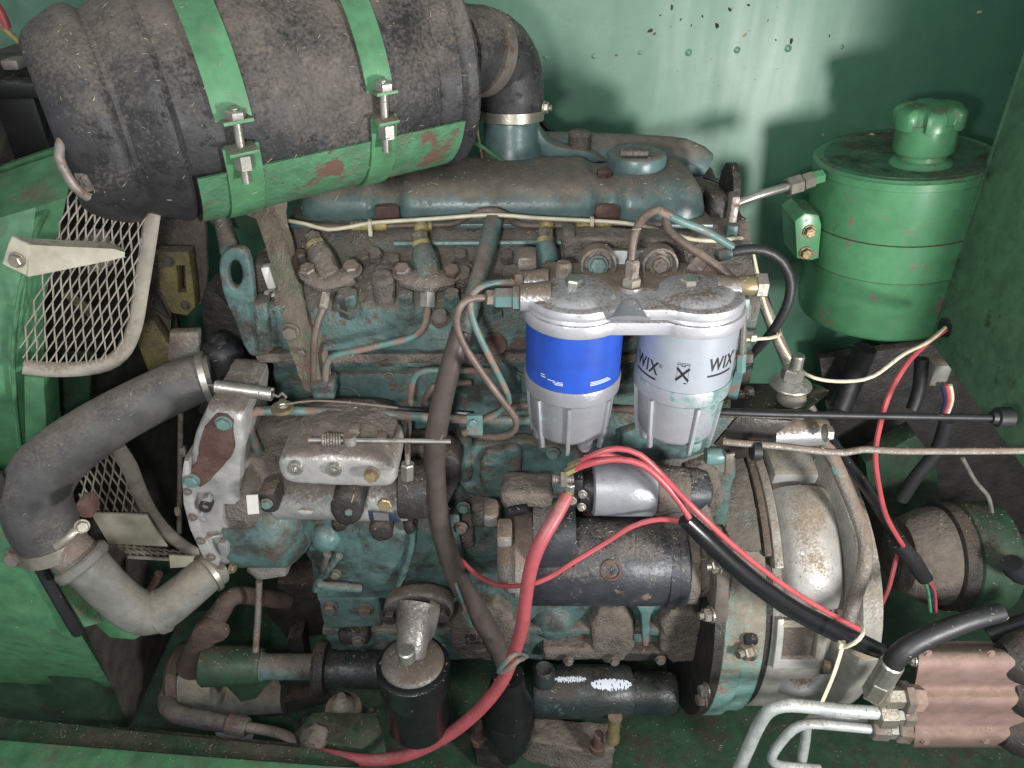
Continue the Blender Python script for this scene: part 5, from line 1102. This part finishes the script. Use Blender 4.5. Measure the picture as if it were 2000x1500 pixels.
# ------------------------------------------------------------------ under the engine, left: hydraulic pump
t = thing('hydraulic_pump', 'grey hydraulic pump with rusty elbow at lower left', 'pump', W(400, 1380, .0))
cylX('housing', 'hose_grey', 352, 430, 1322, .02, [(0, 0), (0, 50), (.05, 56), (.2, 58), (.25, 54), (1, 54), (1, 0)], t, 40)
cylX('cover', 'rust_dust', 342, 368, 1318, .02, [(0, 0), (0, 55), (.3, 62), (1, 60), (1, 0)], t, 36)
tube('elbow', 'rust_dust', [(375, 1300, .0, 60), (400, 1240, -.01, 48), (430, 1195, -.01, 40), (455, 1165, .0, 36), (500, 1165, .03, 34), (560, 1175, .06, 34)], None, t, 16)
plate('elbow_flange', 'rust_dust', [(374, 1230), (400, 1220), (440, 1232), (446, 1250), (410, 1262), (372, 1255)], -.035, .015, t, .004, 1)
cylX('shaft_tube', 'green_dark', 396, 512, 1300, -.03, [(0, 0), (0, 36), (.04, 40), (.94, 36), (1, 32), (1, 0)], t, 36)
cylX('shaft_neck', 'teal', 508, 626, 1302, -.03, [(0, 32), (.1, 25), (.95, 25), (1, 28)], t, 32)
cylX('flange_disc', 'dark_grime', 618, 640, 1305, -.03, [(0, 0), (0, 50), (.3, 54), (1, 50), (1, 0)], t, 36)
cylX('rear_neck', 'oily_dark', 636, 745, 1308, -.025, [(0, 42), (.2, 36), (1, 36), (1, 0)], t, 32)
cylX('housing', 'hose_grey', 430, 560, 1345, .05, [(0, 50), (.5, 48), (1, 44), (1, 0)], t, 32)
bolt(t, 346, 1322, .0, 16, 'bolt_dull', (-1, -.2, 0))
plate('gusset', 'green_dark', [(428, 1328), (528, 1326), (500, 1366), (470, 1372)], -.03, .02, t, .003)
for q in ([(540, 1310), (700, 1330), (700, 1350), (545, 1340)], [(470, 1395), (640, 1350), (650, 1372), (480, 1418)], [(560, 1250), (590, 1240), (600, 1300), (570, 1310)]): plate('brace', 'dark_grime', q, .03, .03, t, .004)
o = tube('stay_rod', 'steel_pipe', [(506, 1135, -.01), (504, 1200, -.02), (499, 1272, -.04)], 13, straight=True); tag(o, 'dull vertical rod standing on the green shaft tube', 'rod')
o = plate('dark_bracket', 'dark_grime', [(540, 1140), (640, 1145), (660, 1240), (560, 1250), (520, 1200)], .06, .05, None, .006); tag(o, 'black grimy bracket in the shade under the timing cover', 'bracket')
o = plate('paper_scrap', 'paper', [(338, 1362), (420, 1372), (480, 1388), (486, 1408), (400, 1404), (318, 1400)], z=.03, th=.002); tag(o, 'pale bluish paper scrap under the hydraulic pump', 'paper')
o = plate('paper_scrap', 'paper', [(420, 1430), (495, 1434), (490, 1454), (428, 1450)], z=.035, th=.002); tag(o, 'smaller pale paper scrap below the brown hose', 'paper')
t = thing('hydraulic_hose', 'brown hose with ferrule and bent pipe at lower left', 'hose', W(400, 1420, -.05))
tube('hose', 'hose_dusty', [(350, 1330, .0, 34), (326, 1365, -.02, 36), (340, 1392, -.05, 36), (390, 1404, -.06, 36), (448, 1414, -.07, 34)], None, t, 16)
nut('ferrule', 'bolt_dull', (444, 1413, -.07), (484, 1421, -.075), 38, t, 16)
tube('pipe', 'steel_pipe', [(482, 1420, -.075), (530, 1428, -.08), (565, 1440, -.09), (585, 1462, -.10), (590, 1490, -.11)], 20, t, 12)
o = plate('rag_knot', 'cast_dust', [(585, 1458), (600, 1446), (622, 1450), (634, 1462), (630, 1488), (604, 1498), (580, 1482)], -.13, .03, None, .008, 1); roughen(o, .005, .006); tag(o, 'dirty cloth knot where the red cable meets the bent pipe', 'rag')
t = thing('engine_mount', 'round rubber engine mount with dusty washer on green plate', 'mount', W(670, 1440, -.05))
YE = -.05
plate('base', 'green_dark', [(575, 1432), (610, 1390), (735, 1392), (748, 1430), (706, 1462), (596, 1448)], z=.16, th=.16, parent=t, bevel=.003)
cylZ('rubber', 'rubber', 676, 1432, 1392, YE, [(0, 60), (.3, 55), (.7, 45), (1, 38), (1, 0)], t, 36)
cylZ('washer', 'beige_cast', 672, 1390, 1376, YE, [(0, 0), (0, 36), (.3, 37), (.6, 35), (.7, 24), (1.4, 20), (1.8, 10), (2.2, 8), (2.2, 0)], t, 36)
cylZ('side_foot', 'dark_grime', 605, 1425, 1408, YE, [(0, 30), (.4, 28), (.6, 14), (1, 12), (1, 0)], t, 24)
bolt(t, 728, 1392, -.06, 18, 'dark_grime', (0, -.2, 1), shank=.8)
plate('tie_bar', 'green_dark', [(560, 1470), (720, 1466), (740, 1500), (560, 1510)], -.11, .02, t, .003)
# ------------------------------------------------------------------ lower centre
t = thing('servo_cylinder', 'oily dark teal cylinder under the starter', 'cylinder', W(1140, 1390, -.03))
cylX('barrel', 'oily_dark', 1040, 1232, 1350, -.04, [(0, 0), (0, 46), (.03, 50), (.95, 50), (1, 46), (1, 0)], t, 44)
cylX('sleeve', 'oily_dark', 1228, 1318, 1352, -.02, [(0, 42), (.8, 42), (1, 36), (1, 0)], t, 36)
P = W(1140, 1350, -.04); k = mpp(P); d = Vector((0, -.74, .67)); c0 = P+d*50.2*k
def smear(u0, u1, a0, a1):
    x0, x1 = W(u0, 1350, -.04).x, W(u1, 1350, -.04).x; vs, fs = [], []; n = 40
    for i in range(n+1):
        x = x0+(x1-x0)*i/n; q = max(0, math.sin(math.pi*i/n))**.4; b0 = a0+(1-q)*(a1-a0)*.4+random.random()*4; b1 = a1-(1-q)*(a1-a0)*.4-random.random()*6
        for j in range(6):
            th = math.radians(b0+(b1-b0)*j/5); vs.append(Vector((x, P.y-math.sin(th)*50.5*k, P.z+math.cos(th)*50.5*k)))
            if i and j and random.random() < .9: a = i*6+j; fs.append((a-7, a-6, a, a-1) if False else (a-7, a-1, a, a-6))
    mesh('white_paint', vs, fs, 'print_white', t, False)
smear(1080, 1142, 2, 20); smear(1150, 1228, 8, 36)
cylZ('side_port', 'oily_dark', 1062, 1330, 1305, -.05, [(0, 22), (.8, 22), (1, 16), (.9, 10), (.9, 0)], t, 20)
cylZ('drain_plug', 'brass', 1196, 1445, 1400, -.08, [(0, 0), (0, 14), (.2, 15), (.3, 12), (.8, 12), (1, 14)], t, 14)
t = thing('rubber_boot', 'black rubber boot at the foot of the brown hose', 'boot', W(995, 1470, -.1))
cylZ('boot', 'black_sleeve', 993, 1475, 1318, -.075, [(0, 0), (0, 22), (.12, 26), (.22, 44), (.4, 52), (.52, 52), (.56, 47), (.6, 50), (.68, 48), (.8, 38), (1, 30), (1, 0)], t, 40)
t = thing('floor_bracket', 'brown dusty bar bolted on the floor under the cylinder', 'bracket', W(1100, 1450, -.06))
plate('bar', 'cast_dust', [(1040, 1400), (1190, 1412), (1200, 1460), (1160, 1470), (1040, 1445), (1010, 1430)], z=.06, th=.06, parent=t, bevel=.003)
for u, v in ((935, 1432), (1166, 1448)): cylZ('red_stud', 'rust', u, v+16, v-14, -.07, [(0, 15), (.3, 16), (.32, 11), (1, 10), (1, 0)], t, 12)
plate('ear', 'dark_grime', [(918, 1420), (955, 1415), (1000, 1440), (990, 1470), (930, 1460)], z=.05, th=.05, parent=t, bevel=.002)
t = thing('wire_tie', 'grey teal cloth tie knotted round the red cable', 'tie', W(1000, 1300, -.15))
tube('loop', 'teal_pipe', [(1028, 1282, -.13), (1005, 1278, -.165), (985, 1296, -.17), (974, 1312, -.165), (990, 1308, -.172), (1012, 1290, -.17), (1022, 1286, -.15)], 10, t, 8)
o = tube('loose_wire', 'teal_pipe', [(890, 1140, -.10), (905, 1180, -.10), (920, 1222, -.095)], 7); tag(o, 'stray pale strand hanging beside the brown hose', 'wire')
# ------------------------------------------------------------------ valve block bottom right
t = thing('valve_block', 'salmon red hydraulic valve block in the bottom right corner', 'valve', W(1880, 1480, -.1))
YV = -.1
pf = [(1258, -.05), (1263, -.09), (1270, -.110), (1282, -.122), (1300, -.130), (1318, -.128), (1330, -.122), (1340, -.117), (1350, -.120), (1362, -.128), (1376, -.130), (1388, -.124), (1396, -.121), (1408, -.121), (1420, -.121), (1428, -.125), (1440, -.129), (1450, -.125), (1457, -.112), (1460, -.06)]
pf = [q for q, _ in spline([(Vector((v/1000, Y, 0)), 1.) for v, Y in pf], .005)]
vs, fs = [], []; K = len(pf)+2; NN = 12
for i in range(NN+1):
    s_ = i/NN
    for q in pf:
        v = q.x*1000; f_ = (v-1260)/200; u0 = 1792-10*f_+4*math.sin(f_*9); u1 = 2030-4*f_; vs.append(W(u0+(u1-u0)*s_, v, q.y))
    vs += [Vector((vs[-1].x, -.06, vs[-1].z)), Vector((vs[-len(pf)].x, -.045, vs[-len(pf)].z))]
for i in range(NN):
    for j_ in range(K): l_ = (j_+1) % K; fs.append((i*K+j_, i*K+l_, (i+1)*K+l_, (i+1)*K+j_))
fs += [tuple(range(K))[::-1], tuple(range(NN*K, NN*K+K))]
mesh('valve_body', vs, fs, 'salmon', t, True, 50)
for u, v in ((1812, 1276), (1935, 1276), (1808, 1448), (1925, 1446)): bolt(t, u, v, -.128, 14, 'salmon', h=.5)
for u, v, r_ in ((1995, 1285, 58), (2010, 1350, 62), (1990, 1425, 58)): cylX('end_cap', 'dark_grime', u-40, u+80, v, YV-.012, [(0, 0), (0, r_*.5), (.2, r_*.8), (.5, r_), (1, r_), (1, 0)], t, 28)
for a, b, w, m in (((1762, 1362, -.165), (1778, 1362, -.165), 62, 'bolt_dull'), ((1776, 1362, -.16), (1800, 1364, -.16), 50, 'salmon'), ((1724, 1362, -.165), (1766, 1362, -.165), 42, 'bolt_zinc'), ((1712, 1396, -.17), (1748, 1396, -.17), 50, 'bolt_zinc'), ((1748, 1398, -.17), (1762, 1398, -.17), 34, 'zinc'), ((1760, 1398, -.17), (1784, 1398, -.17), 40, 'bolt_dull'), ((1700, 1424, -.17), (1734, 1426, -.17), 40, 'bolt_dull'), ((1734, 1426, -.17), (1750, 1427, -.17), 32, 'zinc'), ((1748, 1426, -.17), (1775, 1430, -.17), 44, 'bolt_dull')): nut('hex_union', m, a, b, w, t)
bolt(t, 1785, 1290, -.15, 20, 'bolt_zinc', (-1, 0, 0))
t = thing('hydraulic_hose', 'thick grey black hose with elbow fitting above the valve block', 'hose', W(1735, 1320, -.17))
tube('hose', 'rubber', [(1742, 1300, -.175, 40), (1756, 1278, -.175, 41), (1790, 1255, -.17, 41), (1840, 1232, -.165, 40), (1900, 1210, -.16, 38), (1956, 1196, -.155, 36)], None, t, 20)
nut('ferrule', 'zinc', (1744, 1294, -.175), (1722, 1330, -.175), 46, t, 16); nut('elbow_nut', 'bolt_zinc', (1724, 1328, -.175), (1706, 1356, -.172), 48, t); nut('elbow_nut', 'bolt_zinc', (1700, 1352, -.172), (1724, 1364, -.17), 40, t)
HP = 'hydraulic pipes curving down from the valve block'
pipe('hydraulic_pipe', 'upper wide pale pipe bending down from the valve block', 'pipe', 'pipe_pale', [(1716, 1392, -.17), (1650, 1388, -.17), (1580, 1380, -.17), (1530, 1378, -.17), (1500, 1390, -.17), (1480, 1420, -.172), (1462, 1460, -.175), (1440, 1510, -.18)], 26, group=HP, seg=14)
pipe('hydraulic_pipe', 'lower pale pipe bending down from the valve block', 'pipe', 'pipe_pale', [(1704, 1424, -.17), (1640, 1418, -.168), (1580, 1414, -.168), (1550, 1424, -.168), (1528, 1446, -.17), (1510, 1472, -.172), (1508, 1486, -.17), (1530, 1496, -.165), (1600, 1502, -.16)], 19, group=HP, seg=12)
pipe('hydraulic_pipe', 'rear pale pipe dropping straight behind the other two', 'pipe', 'pipe_pale', [(1690, 1406, -.15), (1640, 1402, -.15), (1600, 1402, -.15), (1578, 1412, -.15), (1572, 1450, -.15), (1562, 1510, -.15)], 20, group=HP, seg=12)
pipe('black_hose', 'short black hose in the shade above the valve block', 'hose', 'rubber', [(1930, 1240, -.06), (1980, 1222, -.06), (2040, 1205, -.06)], 34, seg=12)
pipe('black_hose', 'black hose end at the right edge beside the drum', 'hose', 'rubber', [(1975, 1100, .0), (1990, 1120, .0), (2040, 1130, .0)], 40, seg=12)
o = sheet('grey_gusset', 'beige_cast', [[(1650, 1262, -.12), (1690, 1262, -.1)], [(1690, 1290, -.13), (1735, 1280, -.12)]], .004); tag(o, 'pale metal tab under the end of the black sleeve', 'bracket')
RN = {'cast_boss', 'cast_panel', 'cast_rib', 'cast_web', 'mount_plate', 'engine_block', 'cylinder_head', 'oil_sump', 'cover_top', 'rear_shoulder', 'head_flange', 'pump_casting', 'grime_lump', 'casting', 'foot', 'engine_bracket', 'drive_housing', 'field_block', 'fork_web', 'water_outlet', 'outlet_cap', 'top_panel', 'adapter_flange', 'lower_leg', 'solenoid', 'head_gasket_ledge', 'head_saddle', 'body', 'leg_web', 'inspection_plate', 'lifting_eye', 'outlet_web', 'top_plate', 'block', 'bar', 'drive_collar', 'drive_flange', 'governor_cover'}
for o in [o for o in S.objects if o.type == 'MESH' and o.name.split('.')[0] in RN and o.parent]:
    big = o.name.split('.')[0] in ('engine_block', 'cylinder_head', 'oil_sump'); soft = o.name.split('.')[0] in ('governor_cover', 'drive_flange', 'lifting_eye', 'top_plate')
    if o.parent.name.split('.')[0] in ('battery_box', 'fuel_injector', 'hydraulic_pump'): continue
    roughen(o, .008 if big else .006, .0007 if soft else .0022 if big else .0016)
# ================================================================== LOOSE DIRT
def scatter():
    from mathutils.bvhtree import BVHTree
    bpy.context.view_layer.update(); AV, AF, OW = [], [], []
    for ob in S.objects:
        if ob.type != 'MESH': continue
        b0 = len(AV); mw = ob.matrix_world; AV.extend([mw @ v.co for v in ob.data.vertices])
        for p in ob.data.polygons: AF.append([i+b0 for i in p.vertices]); OW.append(ob)
    tree = BVHTree.FromPolygons(AV, AF)
    vs, fs, mi = [], [], []
    rnd = random.Random(3); n = 0
    for i in range(60000):
        u, v = rnd.uniform(-20, 2020), rnd.uniform(-20, 1520); d = ray(u, v).normalized()
        loc, nor, idx, dist = tree.ray_cast(CAM, d)
        if loc is None: continue
        ob = OW[idx]
        if nor.dot(d) > 0: nor = -nor
        top = ob
        while top.parent: top = top.parent
        nm = top.name.split('.')[0]; pn = ob.name.split('.')[0]
        p = max(0, nor.z-.15)*.55
        if nm == 'wall': p = .012
        elif nm == 'floor': p = .25
        elif nm in ('starter_motor', 'flywheel_housing', 'engine'): p *= 1.7
        elif nm in ('oil_tank', 'red_wire', 'cream_wire', 'wire_sleeve', 'control_cable', 'battery_cable') or 'wire' in nm: p *= .12
        elif nm in ('air_cleaner', 'radiator_hose', 'mesh_guard'): p = p*.2+.03
        elif nm in ('radiator_surround', 'lower_skirt', 'side_panel'): p = .02
        if 'hose' in nm or 'pipe' in nm: p *= .35
        if pn in ('filter_can', 'lettering', 'filter_bowl', 'solenoid_case'): p *= .12
        if noise.noise(loc*38)*.9+.35 < rnd.random()*.8: p *= .25
        if rnd.random() > p: continue
        t1 = Vector((rnd.gauss(0, 1), rnd.gauss(0, 1), rnd.gauss(0, 1))); t1 = (t1-nor*t1.dot(nor)).normalized(); t2 = nor.cross(t1)
        o = len(vs); q = rnd.random()
        if q < .55:
            L = rnd.uniform(.0007, .0021)*(2.0 if rnd.random() < .05 else 1); w = rnd.uniform(.00018, .0004); tilt = nor*rnd.uniform(0, .0008)
            c = loc+nor*.0004
            vs += [c-t1*L-t2*w, c+t1*L-t2*w*.6+tilt, c+t1*L*.9+t2*w*.6+tilt, c-t1*L+t2*w, c+nor*w*1.6]
            fs += [(o, o+1, o+4), (o+1, o+2, o+4), (o+2, o+3, o+4), (o+3, o, o+4)]; mi += [0]*4
        else:
            r = rnd.uniform(.0004, .0012); c = loc
            P = [c+t1*r, c+t2*r*rnd.uniform(.5, 1), c-t1*r*rnd.uniform(.6, 1), c-t2*r*rnd.uniform(.6, 1), c+nor*r*rnd.uniform(.4, .8)]
            vs += P; fs += [(o, o+1, o+4), (o+1, o+2, o+4), (o+2, o+3, o+4), (o+3, o, o+4)]; mi += [1 if q < .9 else 2]*4
        n += 1
    for u, v, s_, m_ in ((1270, 60, 9, 2), (1278, 66, 6, 1), (1400, 50, 10, 2), (1425, 18, 8, 2), (1462, 10, 6, 2), (1455, 68, 9, 0), (1545, 80, 10, 2), (1515, 78, 5, 1), (1204, 108, 6, 1), (1312, 14, 8, 2), (1330, 38, 5, 2), (1350, 50, 4, 2), (1372, 32, 5, 2), (1914, 24, 9, 0), (1607, 264, 6, 0), (1703, 263, 8, 0), (1290, 30, 4, 2), (1500, 40, 4, 2), (1620, 70, 4, 2)):
        loc, nor, idx, dist = tree.ray_cast(CAM, ray(u, v).normalized())
        if nor.dot(ray(u, v)) > 0: nor = -nor
        k = s_*.5*mpp(loc); t1 = Vector((rnd.gauss(0, 1), .1, rnd.gauss(0, 1))); t1 = (t1-nor*t1.dot(nor)).normalized(); t2 = nor.cross(t1); o = len(vs); n8 = 8
        vs += [loc+(t1*math.cos(a*.785)*1.5+t2*math.sin(a*.785)*.8)*k*rnd.uniform(.6, 1.1) for a in range(n8)]+[loc+nor*k*.9]
        fs += [(o+a, o+(a+1) % n8, o+n8) for a in range(n8)]; mi += [m_]*n8
    me = bpy.data.meshes.new('chaff'); me.from_pydata([tuple(x) for x in vs], [], fs)
    for m in ('straw', 'crumb', 'leaf_dark'): me.materials.append(M[m])
    me.polygons.foreach_set('material_index', mi)
    o = bpy.data.objects.new('chaff', me); COL.objects.link(o); tag(o, 'chaff, crumbs and straw lying over the engine and floor', 'chaff', None, 'stuff'); print('chaff', n)
scatter()
